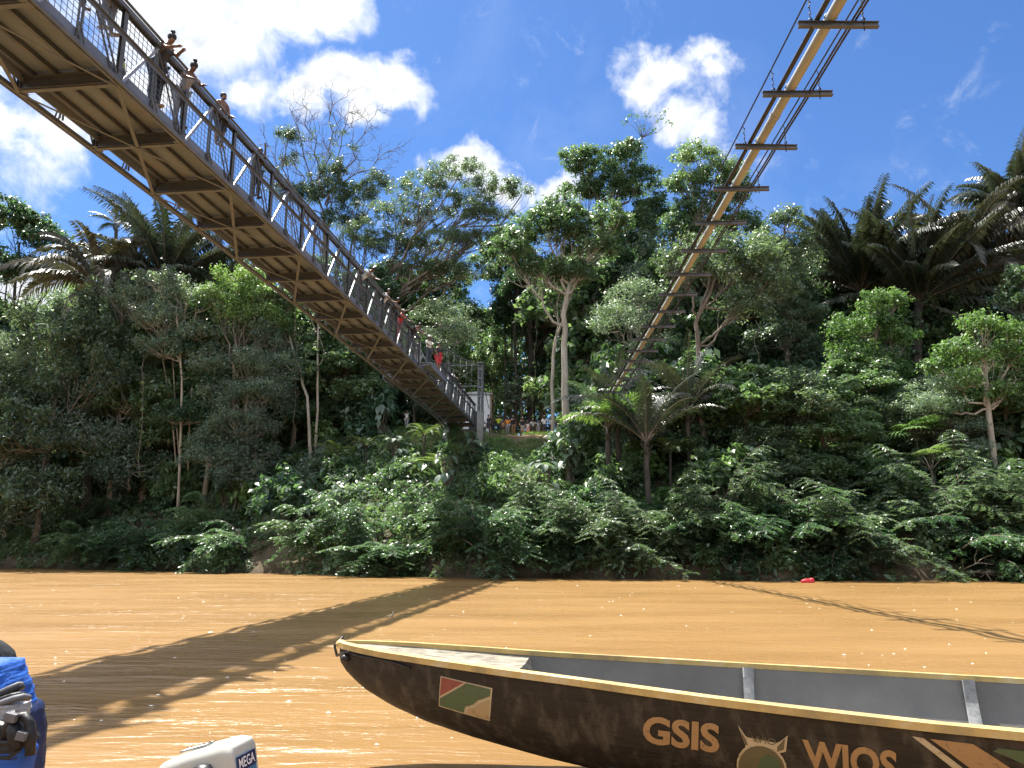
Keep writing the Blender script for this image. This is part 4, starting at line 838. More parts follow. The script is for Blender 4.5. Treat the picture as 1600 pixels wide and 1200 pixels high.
scatter(TF, [(660, 11, 1.0, 0), (690, 9, 1.1, 0), (715, 8.5, .8, 1), (140, 8, 1.3, 1), (300, 9, 1.1, 0), (520, 8, 1.1, 1), (450, 9, 1.1, 0), (570, 9.5, 1, 0), (1050, 7, 1.1, 1), (820, 6.5, .9, 0), (110, 14, 1.5, 1), (1270, 6, 1.1, 0)], ['short tree fern', 'tall tree fern'], 'tree ferns on the bank', 43)
BL = [bigleaf_proto(231, L_MID, 1.9, .75, 16), bigleaf_proto(232, L_BRIGHT, 2.4, .95, 12), bigleaf_proto(233, L_PALE, 2.2, .6, 20)]
scatter(BL, [(15, 8, 1.3, 0), (30, 10, 1.3, 0), (560, 12, 1.2, 2), (590, 13.5, 1.1, 2), (615, 11.0, .9, 2), (640, 8, .9, 0), (370, 14, 1.6, 1), (410, 8, 1.2, 0), (350, 6, 1.2, 0), (700, 7, 1.0, 2), (660, 7.5, 1.0, 0), (850, 6.5, 1.1, 2), (890, 8, 1.2, 2), (940, 7, 1.2, 0), (1490, 6.5, 1.2, 1), (1510, 5.5, 1.2, 1), (722, 13.5, .9, 0), (705, 14.5, .9, 0), (740, 12.5, .8, 2), (1440, 6, 1.1, 0), (790, 7.5, .8, 0), (240, 8, 1.2, 0), (1300, 10, .9, 1), (180, 6, 1.1, 2)],
        ['heart-leaved plant', 'broad bright-leaved plant', 'whitish large-leaved plant'], 'large-leaved plants on the bank', 44)
# shrubs filling the terrace edge between the trunks
scatter([shrub_proto(241, L_DARK, 1.8, 9, 20, .34, .5, 'shrub', 'tall_shrub'), shrub_proto(242, L_MID, 1.7, 9, 20, .36, .5, 'shrub', 'tall_shrub', .5)],
        [(px + rg.uniform(-20, 20), rg.uniform(14.5, 21), rg.uniform(1.2, 2.1), int(rg.integers(0, 2))) for px in list(range(-60, 600, 44)) + list(range(930, 1680, 46))], ['tall dark terrace shrub', 'tall green terrace shrub'], 'shrubs along the top of the bank', 45)

# dead branches, roots and a fallen log along the waterline
def dead_branch(label, px, t0, L, ang, seed, r=.07, z=.35, mat=None):
    rg = np.random.default_rng(seed); x = ray(px, 880).x * 44 / ray(px, 880).y
    for _ in range(5): y = float(bank_line(x)) + t0; x = ray(px, 880).x * y / ray(px, 880).y
    tb = MB(); d = np.array([math.cos(ang), -abs(math.sin(ang)) * .6, -.10]); d /= np.linalg.norm(d); pts = [np.array([0, .6, .5])]
    for k in range(9): d = d + rg.normal(0, .09, 3) + np.array([0, 0, -.02]); d /= np.linalg.norm(d); pts.append(pts[-1] + d * L / 9)
    tb.tube(pts, np.linspace(r, r * .25, 10), 7)
    for k in range(3, 9):
        for q in range(2): bare_twigs(tb, rg, pts[k], d + rg.normal(0, .7, 3) + np.array([0, 0, .15]), L * rg.uniform(.15, .35), r * .35, 1)
    o = tb.build('dead_branch', mat or BARK_PALE); o.location = (x, y, z); tag(o, label, 'dead branch', 'dead branches along the waterline')
dead_branch('bleached dead branch reaching over the water left of the bare soil scar', 350, .8, 3.4, 3.0, 301)
dead_branch('grey forked dead branch dipping to the water under the bridge end', 640, .6, 3.0, 2.6, 302, .06)
dead_branch('pale fallen log with stubs lying along the right soil scar', 1440, .7, 3.8, .25, 303, .10, .15)
dead_branch('thin dead branch hanging over the water right of the bridge shadow', 900, .6, 2.6, .6, 304, .045, .9)
dead_branch('dark dead branch among the drooping bushes at the far left', 90, .6, 3.2, .4, 305, .06, .3, BARK)
dead_branch('crooked brown branch at the waterline near the red float', 1215, .5, 2.6, 2.8, 306, .05, .3, BARK)
# hanging vines between the crowns
def vine(label, px, y0, y1, Y, seed):
    rg = np.random.default_rng(seed); a = np.array(at(px, y0, Y)); b = np.array(at(px + rg.uniform(-8, 8), y1, Y)); tb = MB(); lf = Leaves()
    o = empty('hanging_vine', Vector(b), label, 'vine', 'vines hanging from the crowns')
    pts = curve3(a - b, (0, 0, 0), 0, 14, rg, .10); tb.tube(pts, .022, 4, cap=False); lf.cluster(rg, pts[3:], .16, 7, .2, .5, tmean=.5, droop=.9)
    tb.build('stem', BARK, o); lf.build('foliage', L_MID, o)
for k, (px, y0, y1, Y, lab) in enumerate([(465, 470, 690, 57.2, 'leafy vine hanging beside the curved white trunk'), (560, 540, 680, 60, 'vine hanging right of the thick leaning bole'), (770, 460, 640, 66, 'vine hanging above the pale hut roof'), (838, 470, 650, 64, 'vine hanging over the crowd on the bank'), (1000, 470, 640, 50, 'vine hanging by the far crossbars of the pipeline'), (1180, 500, 680, 45, 'vine hanging right of the forked reddish trunk'), (225, 560, 740, 53, 'vine hanging left of the slender pale stems')]): vine(lab, px, y0, y1, Y, 400 + k)

# ------------------------------------------------------------------ big canoe in front
CTH = R(-18); CD = Vector((math.cos(CTH), math.sin(CTH), 0)); CN = Vector((-CD.y, CD.x, 0))
_r = ray(536, 1004); CB = Vector((0, 0, CAM_H)) + _r * ((.85 - CAM_H) / _r.z); CB.z = 0
def c_g(s): return float(np.interp(s, [0, .5, 1, 1.5, 2, 3, 4, 5, 7, 9.5], [.85, .825, .80, .775, .755, .715, .685, .665, .65, .66]))
def c_b(s): return float(np.interp(s, [0, .06, .2, .5, 1, 1.5, 2, 3, 4, 5, 7, 8.5, 9.5], [.05, .10, .17, .285, .40, .475, .57, .77, .91, .965, .97, .88, .78]))
def c_k(s): return float(np.interp(s, [0, .05, .12, .25, .5, .8, 1.2, 1.7, 2.4, 3.2, 5, 9.5], [.70, .65, .60, .52, .42, .33, .25, .17, .09, .03, -.05, -.06]))
def hull_pt(s, w, side=-1, inset=0.0):
    """w 0 gunwale .. 1 keel; side -1 is the side toward the camera"""
    g, b, k = c_g(s), max(c_b(s) - inset, .012), c_k(s) + inset
    a = w * math.pi / 2; y = b * (math.cos(a) ** .55 if w < 1 else 0); z = k + (g - k) * (1 - math.sin(a) ** 1.15) if w > 0 else g
    y *= 1 - .10 * w
    return CB + CD * s + CN * (side * y) + Vector((0, 0, z))
canoe = empty('canoe', CB + CD * 4, 'long dark wooden canoe with yellow gunwales, grey inside and painted lettering', 'canoe')
CO = CB + CD * 4
hull_out, N = new_mat('tarred_hull_wood')
hc = N.n('ShaderNodeMapping', {'Vector': N.n('ShaderNodeTexCoord').outputs['Object'], 'Rotation': (0, 0, -CTH)}).outputs[0]
f1 = N.noise(N.n('ShaderNodeMapping', {'Vector': hc, 'Scale': (1.2, 1.2, 14)}).outputs[0], 2.0, 8, .7)
f2 = N.noise(N.n('ShaderNodeMapping', {'Vector': hc, 'Scale': (5, 5, 2.2)}).outputs[0], 1.6, 8, .68)
hcol = N.mix(N.n('ShaderNodeMapRange', {0: f2, 1: .48, 2: .76}).outputs[0], N.ramp(f1, [(.3, (.007, .006, .0052)), (.7, (.022, .018, .0145))]), (.085, .073, .060, 1))
finish(N, N.n('ShaderNodeBsdfPrincipled', {'Base Color': hcol, 'Roughness': .62, 'Specular IOR Level': .35, 'Normal': N.n('ShaderNodeBump', {'Strength': .5, 'Distance': .01, 'Height': N.noise(N.n('ShaderNodeMapping', {'Vector': hc, 'Scale': (2, 2, 25)}).outputs[0], 3, 6, .6)}).outputs[0]}).outputs[0])
HULL_IN = surf('grey_inner_paint', (.115, .112, .105), (.16, .155, .145), 1.6, .8, 0, .3, 20, c3=(.21, .20, .18))
GUN = surf('yellow_gunwale_paint', (.22, .17, .09), (.46, .33, .12), 3.2, .65, 0, .35, 30, c3=(.52, .46, .32))
BOWWOOD = surf('weathered_pale_wood', (.11, .095, .075), (.30, .27, .21), 7, .85, 0, .6, 50, c3=(.46, .43, .36), stretch=(1, 5, 5))
RIB = surf('pale_grey_rib', (.16, .165, .165), (.36, .365, .36), 9, .7, 0, .2, 40)
S_ = sorted(set(list(np.linspace(0, 1, 16)) + list(np.linspace(1, 9.5, 46)))); WN = 14
def hull_mesh(inset, flip):
    m = MB(); vs = []
    for s in S_:
        ws = np.linspace(0, 1, WN)
        row = [hull_pt(s, w, -1, inset) for w in ws] + [hull_pt(s, w, 1, inset) for w in ws[::-1][1:]]
        vs += [p - CO for p in row]
    n = 2 * WN - 1; fs = []
    for i in range(len(S_) - 1):
        for k in range(n - 1): q = (i * n + k, (i + 1) * n + k, (i + 1) * n + k + 1, i * n + k + 1); fs.append(q[::-1] if flip else q)
    e = (len(S_) - 1) * n
    m.add(vs, fs, 0, True); m.add([vs[e + k] for k in range(n)], [list(range(n))], 0); m.add([vs[k] for k in range(n)], [list(range(n))[::-1]], 0)
    return m
hull_mesh(0, True).build('hull', hull_out, canoe)
m = hull_mesh(.045, False)
# inner skin stops at the bow deck block
m.build('inner_lining', HULL_IN, canoe)
for side in (-1, 1):
    m = MB(); pr = []
    for s in S_:
        p = hull_pt(s, 0, side) - CO; i_ = hull_pt(s, 0, side, .052) - CO; out = CN * side
        w_ = .016 + .010 * math.sin(s * 3.1) ** 2
        pr += [p + out * w_ + Vector((0, 0, -.030)), p + out * w_ + Vector((0, 0, .012)), i_ + Vector((0, 0, .016)), i_ + Vector((0, 0, -.02))]
    fs = []
    for i in range(len(S_) - 1):
        for k in range(4): fs.append((i * 4 + k, i * 4 + (k + 1) % 4, (i + 1) * 4 + (k + 1) % 4, (i + 1) * 4 + k))
    m.add(pr, fs, 0); m.add(pr[:4], [(0, 1, 2, 3)], 0); m.add(pr[-4:], [(3, 2, 1, 0)], 0); m.build('gunwale', GUN, canoe)
# bow deck: a carved pale block between the gunwales
m = MB(); vs = []; fs = []; SD = np.linspace(.02, 1.42, 18)
for i, s in enumerate(SD):
    b = max(c_b(s) - .05, .02); g = c_g(s); hollow = .055 * smooth(.15, .5, s)
    for t in np.linspace(-1, 1, 9): vs.append(CB + CD * s + CN * (t * b) + Vector((0, 0, g - .010 - hollow * (1 - abs(t) ** 3) - .02 * smooth(.2, 1.4, s))) - CO)
for i in range(17):
    for k in range(8): fs.append((i * 9 + k, (i + 1) * 9 + k, (i + 1) * 9 + k + 1, i * 9 + k + 1))
e = 17 * 9; low = [v - Vector((0, 0, .16)) + CD * .05 for v in vs[e:]]
b0 = len(vs); vs += low; fs += [(e + k, b0 + k, b0 + k + 1, e + k + 1) for k in range(8)]
m.add(vs, fs, 0, False); m.build('bow_deck', BOWWOOD, canoe)
m = MB(); m.ball(CB + CD * -.015 + Vector((0, 0, c_g(0) - .01)) - CO, (.045, .045, .032), 0, 12, 8); m.build('stem_head', GUN, canoe)
# mooring rope round the stem
m = MB(); pts = [hull_pt(.16, .10, -1) - CN * .012 - CO, hull_pt(.07, .22, -1) - CN * .015 - CO, CB + CD * -.05 + Vector((0, 0, c_g(0) - .10)) - CO, CB + CD * -.075 + Vector((0, 0, c_g(0) - .03)) - CO, CB + CD * -.03 + CN * .05 + Vector((0, 0, c_g(0) + .035)) - CO]
m.tube(pts, .012, 6); m.tube([hull_pt(s, .12 + .02 * math.sin(s * 9), -1) - CN * .01 - CO for s in np.linspace(.12, .75, 9)], .008, 5); m.ball(hull_pt(.10, .3, -1) - CN * .02 - CO, (.04, .03, .03)); m.build('mooring_rope', BLACKCAB, canoe)
# inner ribs and the painted-on sunlit floor edge
for s in (3.05, 4.55, 6.2, 7.9):
    m = MB(); pts = [hull_pt(s, w, 1, .065) - CO for w in np.linspace(.02, 1, 12)] + [hull_pt(s, w, -1, .065) - CO for w in np.linspace(1, .02, 12)]
    for p, q in zip(pts[:-1], pts[1:]):
        m.bar(p, q, .075, .05, 0, up=(p + q) * -.5 + Vector((0, 0, 1.0)) + CO - CB - CD * s if False else (0, 0, 1))
    m.build('rib', RIB, canoe)
m = MB(); m.tube([hull_pt(s, .40, 1, .058) - CO for s in np.linspace(3.6, 9, 20)], .012, 5); m.build('painted_sun_strip', WHITEPAINT, canoe)  # white strip imitates sunlight along the floor edge
m = MB(); fl = []
for s in np.linspace(2.2, 9.2, 22): fl += [CB + CD * s + CN * (t * c_b(s) * .66) + Vector((0, 0, c_k(s) + .10)) - CO for t in (-1, 1)]
m.add(fl, [(2 * i, 2 * i + 2, 2 * i + 3, 2 * i + 1) for i in range(21)]); m.build('floor_boards', HULL_IN, canoe)

# paint on the side toward the camera: find hull coordinates, then lay flat paint 3 mm proud
def hull_uv(px, py):
    best = None
    for s in np.linspace(.1, 7, 140):
        for w in np.linspace(0, .95, 60):
            x, y = proj(hull_pt(s, w)); d = (x - px) ** 2 + (y - py) ** 2
            if best is None or d < best[0]: best = (d, s, w)
    _, s, w = best
    for _ in range(6):
        x0, y0 = proj(hull_pt(s, w)); e = 1e-3; xs_, ys_ = proj(hull_pt(s + e, w)); xw, yw = proj(hull_pt(s, w + e))
        J = np.array([[xs_ - x0, xw - x0], [ys_ - y0, yw - y0]]) / e
        try: ds, dw_ = np.linalg.solve(J, [px - x0, py - y0])
        except Exception: break
        s += max(-.2, min(.2, ds)); w = min(.97, max(0.01, w + max(-.1, min(.1, dw_))))
    return s, w
def hull_off(s, w, off):
    p = hull_pt(s, w); e = .01; a = hull_pt(s + e, w) - p; b = hull_pt(s, min(w + e, .99)) - hull_pt(s, min(w + e, .99) - e); n = a.cross(b).normalized()
    if n.dot(-CN) < 0: n = -n
    return p + n * off - CO
def paint(name, quad, fn_faces, mats, off=.004, div=10):
    """quad: photo corners TL,TR,BR,BL -> bilinear patch in hull coordinates"""
    q = [hull_uv(*c) for c in quad]
    def P(u, v):
        s = (q[0][0] * (1 - u) + q[1][0] * u) * (1 - v) + (q[3][0] * (1 - u) + q[2][0] * u) * v
        w = (q[0][1] * (1 - u) + q[1][1] * u) * (1 - v) + (q[3][1] * (1 - u) + q[2][1] * u) * v
        return hull_off(s, w, off)
    m = MB(); fn_faces(m, P); return m.build(name, mats, canoe)
def paintmat(name, c, wear=.5):
    m, N = new_mat(name); co = N.n('ShaderNodeTexCoord').outputs['Object']; f = N.noise(co, 26, 8, .7)
    col = N.mix(N.n('ShaderNodeMapRange', {0: f, 1: .60 - .1 * wear, 2: .74}).outputs[0], (*c, 1), (.07, .05, .035, 1)); finish(N, N.n('ShaderNodeBsdfPrincipled', {'Base Color': col, 'Roughness': .6}).outputs[0]); return m
PT_OCHRE = paintmat('ochre_letter_paint', (.30, .185, .085)); PT_RED = paintmat('faded_red_paint', (.22, .055, .045), .9); PT_GREEN = paintmat('faded_green_paint', (.055, .095, .045), .9); PT_CREAM = paintmat('cream_paint', (.40, .335, .225), .6); PT_TAN = paintmat('tan_paint', (.32, .24, .13), .5); PT_BROWN = paintmat('dull_brown_green_paint', (.10, .085, .045), .4)
def polyfill(m, P, poly, mi=0, sub=6):
    me = bmesh.new(); vs = [me.verts.new((a, b, 0)) for a, b in poly]; me.faces.new(vs); bmesh.ops.triangulate(me, faces=me.faces[:])
    for _ in range(2): bmesh.ops.subdivide_edges(me, edges=me.edges[:], cuts=1, use_grid_fill=True); bmesh.ops.triangulate(me, faces=me.faces[:])
    me.verts.index_update(); m.add([P(v.co.x, v.co.y) for v in me.verts], [[v.index for v in f.verts] for f in me.faces], mi, False); me.free()
fq = [(689, 1056), (770, 1075), (766, 1126), (686, 1103)]
paint('flag_panel', fq, lambda m, P: polyfill(m, P, [(0, 0), (1, 0), (1, 1), (0, 1)]), PT_CREAM, .004)
paint('flag_panel', fq, lambda m, P: polyfill(m, P, [(.02, .03), (.46, .03), (.02, .62)]), PT_RED, .0065)
paint('flag_panel', fq, lambda m, P: polyfill(m, P, [(.51, .03), (.97, .04), (.97, .24), (.85, .36), (.75, .45), (.66, .62), (.52, .74), (.50, .96), (.02, .95), (.02, .70)]), PT_GREEN, .0065)
paint('flag_panel', fq, lambda m, P: polyfill(m, P, [(.97, .33), (.97, .96), (.55, .96), (.57, .80), (.72, .66), (.80, .52)]), PT_TAN, .0065)
def text_faces(txt, bold=.0):
    cu = bpy.data.curves.new('lettering', 'FONT'); cu.body = txt; cu.size = 1; cu.offset = bold; cu.resolution_u = 4
    o = bpy.data.objects.new('tmp_text', cu); C.objects.link(o); dg = bpy.context.evaluated_depsgraph_get(); me = bpy.data.meshes.new_from_object(o.evaluated_get(dg))
    bm = bmesh.new(); bm.from_mesh(me); bmesh.ops.triangulate(bm, faces=bm.faces[:]); bm.verts.index_update()
    v = [tuple(x.co) for x in bm.verts]; f = [[x.index for x in q.verts] for q in bm.faces]; bm.free(); bpy.data.objects.remove(o); bpy.data.curves.remove(cu); bpy.data.meshes.remove(me)
    xs_ = [a[0] for a in v]; ys_ = [a[1] for a in v]; x0, x1, y0, y1 = min(xs_), max(xs_), min(ys_), max(ys_)
    return [((a - x0) / (x1 - x0), 1 - (b - y0) / (y1 - y0)) for a, b, _ in v], f
def text_on(name, txt, quad, mat, off=.004, bold=.035):
    uv, f = text_faces(txt, bold); return paint(name, quad, lambda m, P: m.add([P(a, b) for a, b in uv], f), mat, off)
text_on('lettering', 'GSIS', [(1006, 1117), (1125, 1131), (1124, 1177), (1004, 1160)], PT_OCHRE)
text_on('lettering', 'WIOS', [(1253, 1154), (1402, 1173), (1400, 1222), (1258, 1200)], PT_OCHRE)
eq = [(1153, 1132), (1231, 1144), (1229, 1230), (1150, 1218)]
circ = lambda cx, cy_, rx, ry: [(cx + rx * math.cos(t), cy_ + ry * math.sin(t)) for t in np.linspace(0, 2 * math.pi, 22)[:-1]]
paint('emblem', eq, lambda m, P: [polyfill(m, P, q) for q in (circ(.5, .66, .50, .42), [(0, 0), (.16, .16), (.30, .22), (.30, .36), (.18, .34)], [(1, .05), (.97, .32), (.80, .38), (.72, .24), (.86, .16)], [(.22, .18), (.80, .20), (.84, .36), (.16, .36)])], PT_CREAM, .004)
paint('emblem', eq, lambda m, P: [polyfill(m, P, circ(.5, .67, .46, .385))], PT_BROWN, .0062)
paint('emblem', eq, lambda m, P: [polyfill(m, P, circ(.66, .66, .22, .26))], PT_GREEN, .0075)
paint('emblem', eq, lambda m, P: [polyfill(m, P, q) for q in ([(.05, .07), (.15, .19), (.22, .30), (.17, .31)], [(.95, .10), (.93, .29), (.80, .34), (.80, .26)])], PT_BROWN, .0062)
text_on('lettering', 'WIO', [(1174, 1148), (1213, 1154), (1212, 1164), (1175, 1158)], PT_BROWN, .0065, .0)
paint('stripe', [(1425, 1150), (1520, 1162), (1640, 1240), (1540, 1240)], lambda m, P: polyfill(m, P, [(0, 0), (.18, 0), (.18, 1), (0, 1)]), PT_CREAM, .004)
paint('stripe', [(1425, 1150), (1520, 1162), (1640, 1240), (1540, 1240)], lambda m, P: polyfill(m, P, [(.30, 0), (1, 0), (1, 1), (.30, 1)]), PT_OCHRE, .004)
paint('green_patch', [(1540, 1166), (1640, 1178), (1650, 1215), (1600, 1205)], lambda m, P: polyfill(m, P, [(0, .2), (.2, 0), (1, 0), (1, 1), (.6, 1)]), PT_GREEN, .004)

# ------------------------------------------------------------------ near canoe that carries the motor and the bag (mostly below the frame)
WOOD = surf('brown_boat_wood', (.12, .08, .05), (.22, .15, .10), 3, .75, 0, .3, 30, stretch=(1, 6, 6))
boat = empty('boat', (-1.4, 1.6, 0), 'low wooden boat just below the photo, carrying the white motor and the blue bag', 'boat')
m = MB(); st = [(-2.6, .30, .42), (-1.6, .42, .34), (0, .48, .30), (1.2, .44, .30), (1.75, .40, .32)]; vs = []
for y, b, g in st: vs += [(-b - .0, y, g), (-b * .8, y, -.02), (b * .8, y, -.02), (b, y, g), (b - .04, y, g), (b * .74, y, .03), (-b * .74, y, .03), (-b + .04, y, g)]
fs = [(i * 8 + k, i * 8 + (k + 1) % 8, (i + 1) * 8 + (k + 1) % 8, (i + 1) * 8 + k) for i in range(4) for k in range(8)]
m.add(vs, fs); m.box((0, 1.76, .17), (.78, .05, .36)); m.box((0, -2.6, .18), (.58, .05, .40)); m.build('hull', WOOD, boat)
m = MB(); m.box((0, .35, .30), (.86, .3, .04)); m.build('seat', WOOD, boat)

# outboard motor
MC = at(322, 1190, 3.45)
MOTW = surf('cream_white_cowl', (.44, .44, .395), (.50, .50, .45), 2, .32, 0, 0, 30, spec=.5); MBLK = surf('black_plastic', (.010, .010, .012), (.022, .022, .026), 8, .3, spec=.5); NAVY = surf('navy_decal', (.012, .016, .06), (.02, .025, .09), 4, .3); BLUED = surf('blue_decal', (.03, .10, .22), (.06, .18, .34), 4, .3); MGREY = surf('dark_grey_plastic', (.05, .055, .06), (.09, .095, .10), 6, .35, spec=.5); WHITE = surf('white_ink', (.75, .75, .75), (.82, .82, .82), 6, .4)
motor = empty('outboard_motor', MC, 'white outboard motor cowl with dark decals at the bottom of the photo', 'outboard motor')
motor.rotation_euler = (R(0), R(-12), R(-9)); motor.scale = (.86,) * 3
def loft_box(secs, mat, name, parent, bev=.018):
    bm = bmesh.new(); rings = []
    for (x, prof) in secs: rings.append([bm.verts.new((x, y, z)) for y, z in prof])
    n = len(rings[0])
    for a, b in zip(rings[:-1], rings[1:]):
        for k in range(n): bm.faces.new((a[k], a[(k + 1) % n], b[(k + 1) % n], b[k]))
    bm.faces.new(rings[0][::-1]); bm.faces.new(rings[-1]); bmesh.ops.recalc_face_normals(bm, faces=bm.faces[:])
    bmesh.ops.bevel(bm, geom=bm.edges[:], offset=bev, segments=3, affect='EDGES', profile=.6, clamp_overlap=True)
    me = bpy.data.meshes.new(name); bm.to_mesh(me); bm.free(); me.materials.append(mat)
    me.polygons.foreach_set('use_smooth', np.ones(len(me.polygons), bool)); return link(name, me, parent)
def sec(w, zt, zb, tw): return [(-w, zb), (-w * 1.0, zt - .035), (-w * tw, zt), (w * tw, zt), (w, zt - .035), (w, zb)]
loft_box([(-.245, sec(.085, -.01, -.30, .8)), (-.17, sec(.115, .045, -.30, .8)), (-.02, sec(.128, .068, -.30, .8)), (.15, sec(.128, .078, -.30, .8)), (.205, sec(.118, .06, -.30, .8))], MOTW, 'cowl', motor)
loft_box([(-.27, [(-.14, -.33), (-.14, -.295), (.14, -.295), (.14, -.33)]), (.25, [(-.175, -.33), (-.175, -.295), (.175, -.295), (.175, -.33)])], MOTW, 'cowl_rim', motor, .01)
m = MB(); m.box((.225, 0, -.165), (.05, .25, .02)); m.build('cowl_lip', MOTW, motor)
m = MB(); m.prism([(-.12, -.130, -.035), (.10, -.130, .005), (.10, -.130, -.075), (-.12, -.130, -.115)], (0, 0, 0), (0, -.004, 0)); m.build('side_decal', NAVY, motor)
def flat_text(txt, name, parent, P, mat, bold=0): uv, f = text_faces(txt, bold); m = MB(); m.add([P(a, b) for a, b in uv], f); return m.build(name, mat, parent)
flat_text('MOND', 'lettering', motor, lambda a, b: (-.11 + .14 * a, -.1355, -.044 + .026 * a - .052 * b), WHITE, 0.0)
m = MB(); m.prism([(.2065, -.095, .005), (.2065, .08, .005), (.2065, .08, -.15), (.2065, -.095, -.15)], (0, 0, 0), (.004, 0, 0)); m.build('end_decal', BLUED, motor)
m = MB(); m.prism([(.2110, -.095, .005), (.2110, .08, .005), (.2110, .08, -.06), (.2110, -.095, -.06)], (0, 0, 0), (.003, 0, 0)); m.build('end_decal', NAVY, motor)
flat_text('MEGA', 'lettering', motor, lambda a, b: (.2150, -.085 + .15 * a, -.004 - .046 * b), WHITE, .01)
m = MB(); m.ball((.055, -.14, -.03), (.062, .045, .045), 0, 16, 10); m.build('pull_handle', MBLK, motor)
loft_box([(-.005, [(-.22, -.30), (-.22, -.09), (-.15, -.06), (-.13, -.30)]), (.08, [(-.24, -.30), (-.24, -.075), (-.15, -.045), (-.13, -.30)]), (.165, [(-.21, -.30), (-.21, -.11), (-.15, -.085), (-.13, -.30)])], MGREY, 'tiller_head', motor, .02)
m = MB(); m.tube([(-.02, -.165, -.072), (.05, -.20, -.058), (.10, -.165, -.038)], .008, 6); m.build('handle_trim', WHITE, motor)
m = MB(); m.box((-.035, -.0, .0735), (.13, .085, .008), 0, Matrix.Rotation(R(-3.5), 3, 'Y')); m.build('top_badge', WHITE, motor)
m = MB()
for a, b in (((-.10, -.045), (.03, -.045)), ((.03, -.045), (.032, .045)), ((-.10, -.045), (-.105, -.02))): m.bar((a[0], a[1], .0775 + a[0] * .06), (b[0], b[1], .0775 + b[0] * .06), .005, .004)
m.tube([(-.09 + .12 * t, .012 * math.sin(t * 21), .0785 + .005 * t) for t in np.linspace(0, 1, 12)], .002, 4); m.build('badge_outline', MBLK, motor)
m = MB(); m.box((0, .0, -.55), (.14, .10, .46)); m.box((-.03, .05, -.42), (.2, .05, .16)); m.build('leg', MGREY, motor)
m = MB(); m.box((0.02, 0, -.95), (.10, .05, .5)); m.ball((.03, 0, -1.18), (.16, .04, .05)); m.build('gearcase', MGREY, motor)

# backpack
BLUE = surf('blue_nylon', (.005, .045, .24), (.010, .085, .40), 10, .65, 0, .7, 9, c3=(.02, .12, .48), stretch=(1, 1, 1.4)); NAVYN = surf('navy_nylon', (.006, .016, .07), (.010, .028, .12), 10, .6, 0, 1.0, 12); GREYZ = surf('grey_trim', (.07, .075, .085), (.13, .135, .15), 18, .6); SILV = surf('silver_nylon', (.26, .27, .29), (.40, .40, .42), 16, .55, 0, 1.0, 16); BLACKN = surf('black_nylon', (.008, .008, .010), (.018, .018, .022), 12, .5, 0, .4, 14)
KP = at(-62, 1210, 1.62)
bag = empty('backpack', KP, 'blue black and silver backpack cut off by the lower left corner of the photo', 'backpack')
def kl(px, py, dy=0.0): return at(px, py, KP.y + dy) - KP
def soft_loft(name, mat, prof, depth, dy=0.0, cx=-62, n=28, seed=0, wr=.0035, ex=.55):
    """stack of rounded sections; prof = (photo row, photo x of the right edge)"""
    rows = np.linspace(prof[0][0], prof[-1][0], 40); m = MB(); vs = []
    for q, py in enumerate(rows):
        hw = float(np.interp(py, [p[0] for p in prof], [p[1] for p in prof])) - cx; ce = kl(cx, py, dy); w = (kl(cx + hw, py, dy) - ce).x
        e = min(1, (q + .3) / 3, (39.3 - q) / 3) ** .5
        for k in range(n):
            a = 2 * math.pi * k / n; c, s_ = math.cos(a), math.sin(a); x = w * math.copysign(abs(c) ** ex, c); y = depth * e * math.copysign(abs(s_) ** ex, s_)
            f = wr * (math.sin(q * .9 + k * 1.3 + seed) + math.sin(q * .35 - k * .8 + seed * 2) + .6 * math.sin(q * 2.1 + k * .4))
            vs.append(ce + Vector((x * (1 - .12 * (1 - e)) + f * c * .5, y + f * s_, f * .5)))
    fs = [(i * n + k, i * n + (k + 1) % n, (i + 1) * n + (k + 1) % n, (i + 1) * n + k) for i in range(39) for k in range(n)]
    m.add(vs, [f[::-1] for f in fs] , 0, True); m.add(vs[:n], [list(range(n))], 0, True); m.add(vs[-n:], [list(range(n))[::-1]], 0, True); return m.build(name, mat, bag)
soft_loft('back_panel', BLACKN, [(996, -14), (1000, -4), (1010, 6), (1025, 14), (1045, 20), (1080, 22), (1200, 22), (1330, 20)], .05, .10, seed=2, wr=.002)
soft_loft('body', BLUE, [(1030, 8), (1034, 14), (1046, 19), (1062, 26), (1078, 31), (1092, 36), (1112, 40)], .085, 0, seed=1, wr=.0016)
soft_loft('lower_body', NAVYN, [(1088, 30), (1098, 39), (1112, 45), (1140, 48), (1200, 46), (1260, 44), (1340, 36)], .105, 0, seed=3, wr=.0012)
soft_loft('front_pocket', SILV, [(1094, 33), (1098, 40), (1108, 42), (1118, 39), (1128, 29), (1140, 8), (1150, -20)], .04, -.085, seed=4, wr=.0015)
soft_loft('bottle_pocket', BLUE, [(1158, 53), (1162, 55), (1182, 50), (1200, 44), (1260, 38), (1330, 30)], .035, -.11, seed=5, wr=.0014, ex=.4)
def band(name, mat, pts, r, dy): m = MB(); m.tube([kl(a, b, dy + (.02 if i in (0,) else 0)) for i, (a, b) in enumerate(pts)], r, 7); return m.build(name, mat, bag)
band('zip', GREYZ, [(33, 1069), (27, 1070), (15, 1075), (0, 1082), (-20, 1090), (-50, 1098)], .005, -.092); band('zip', BLACKN, [(34, 1074), (28, 1075), (15, 1080), (0, 1087), (-20, 1095), (-50, 1103)], .0065, -.092)
band('zip', GREYZ, [(44, 1090), (36, 1089), (22, 1092), (5, 1098), (-15, 1107), (-50, 1115)], .0065, -.115); band('zip', BLACKN, [(38, 1085), (30, 1085), (18, 1087), (2, 1093), (-20, 1101), (-50, 1109)], .005, -.105)
soft_loft('side_strap', BLACKN, [(1124, 34), (1128, 42), (1140, 46), (1165, 46), (1185, 40)], .03, -.115, cx=12, seed=6, wr=.002)
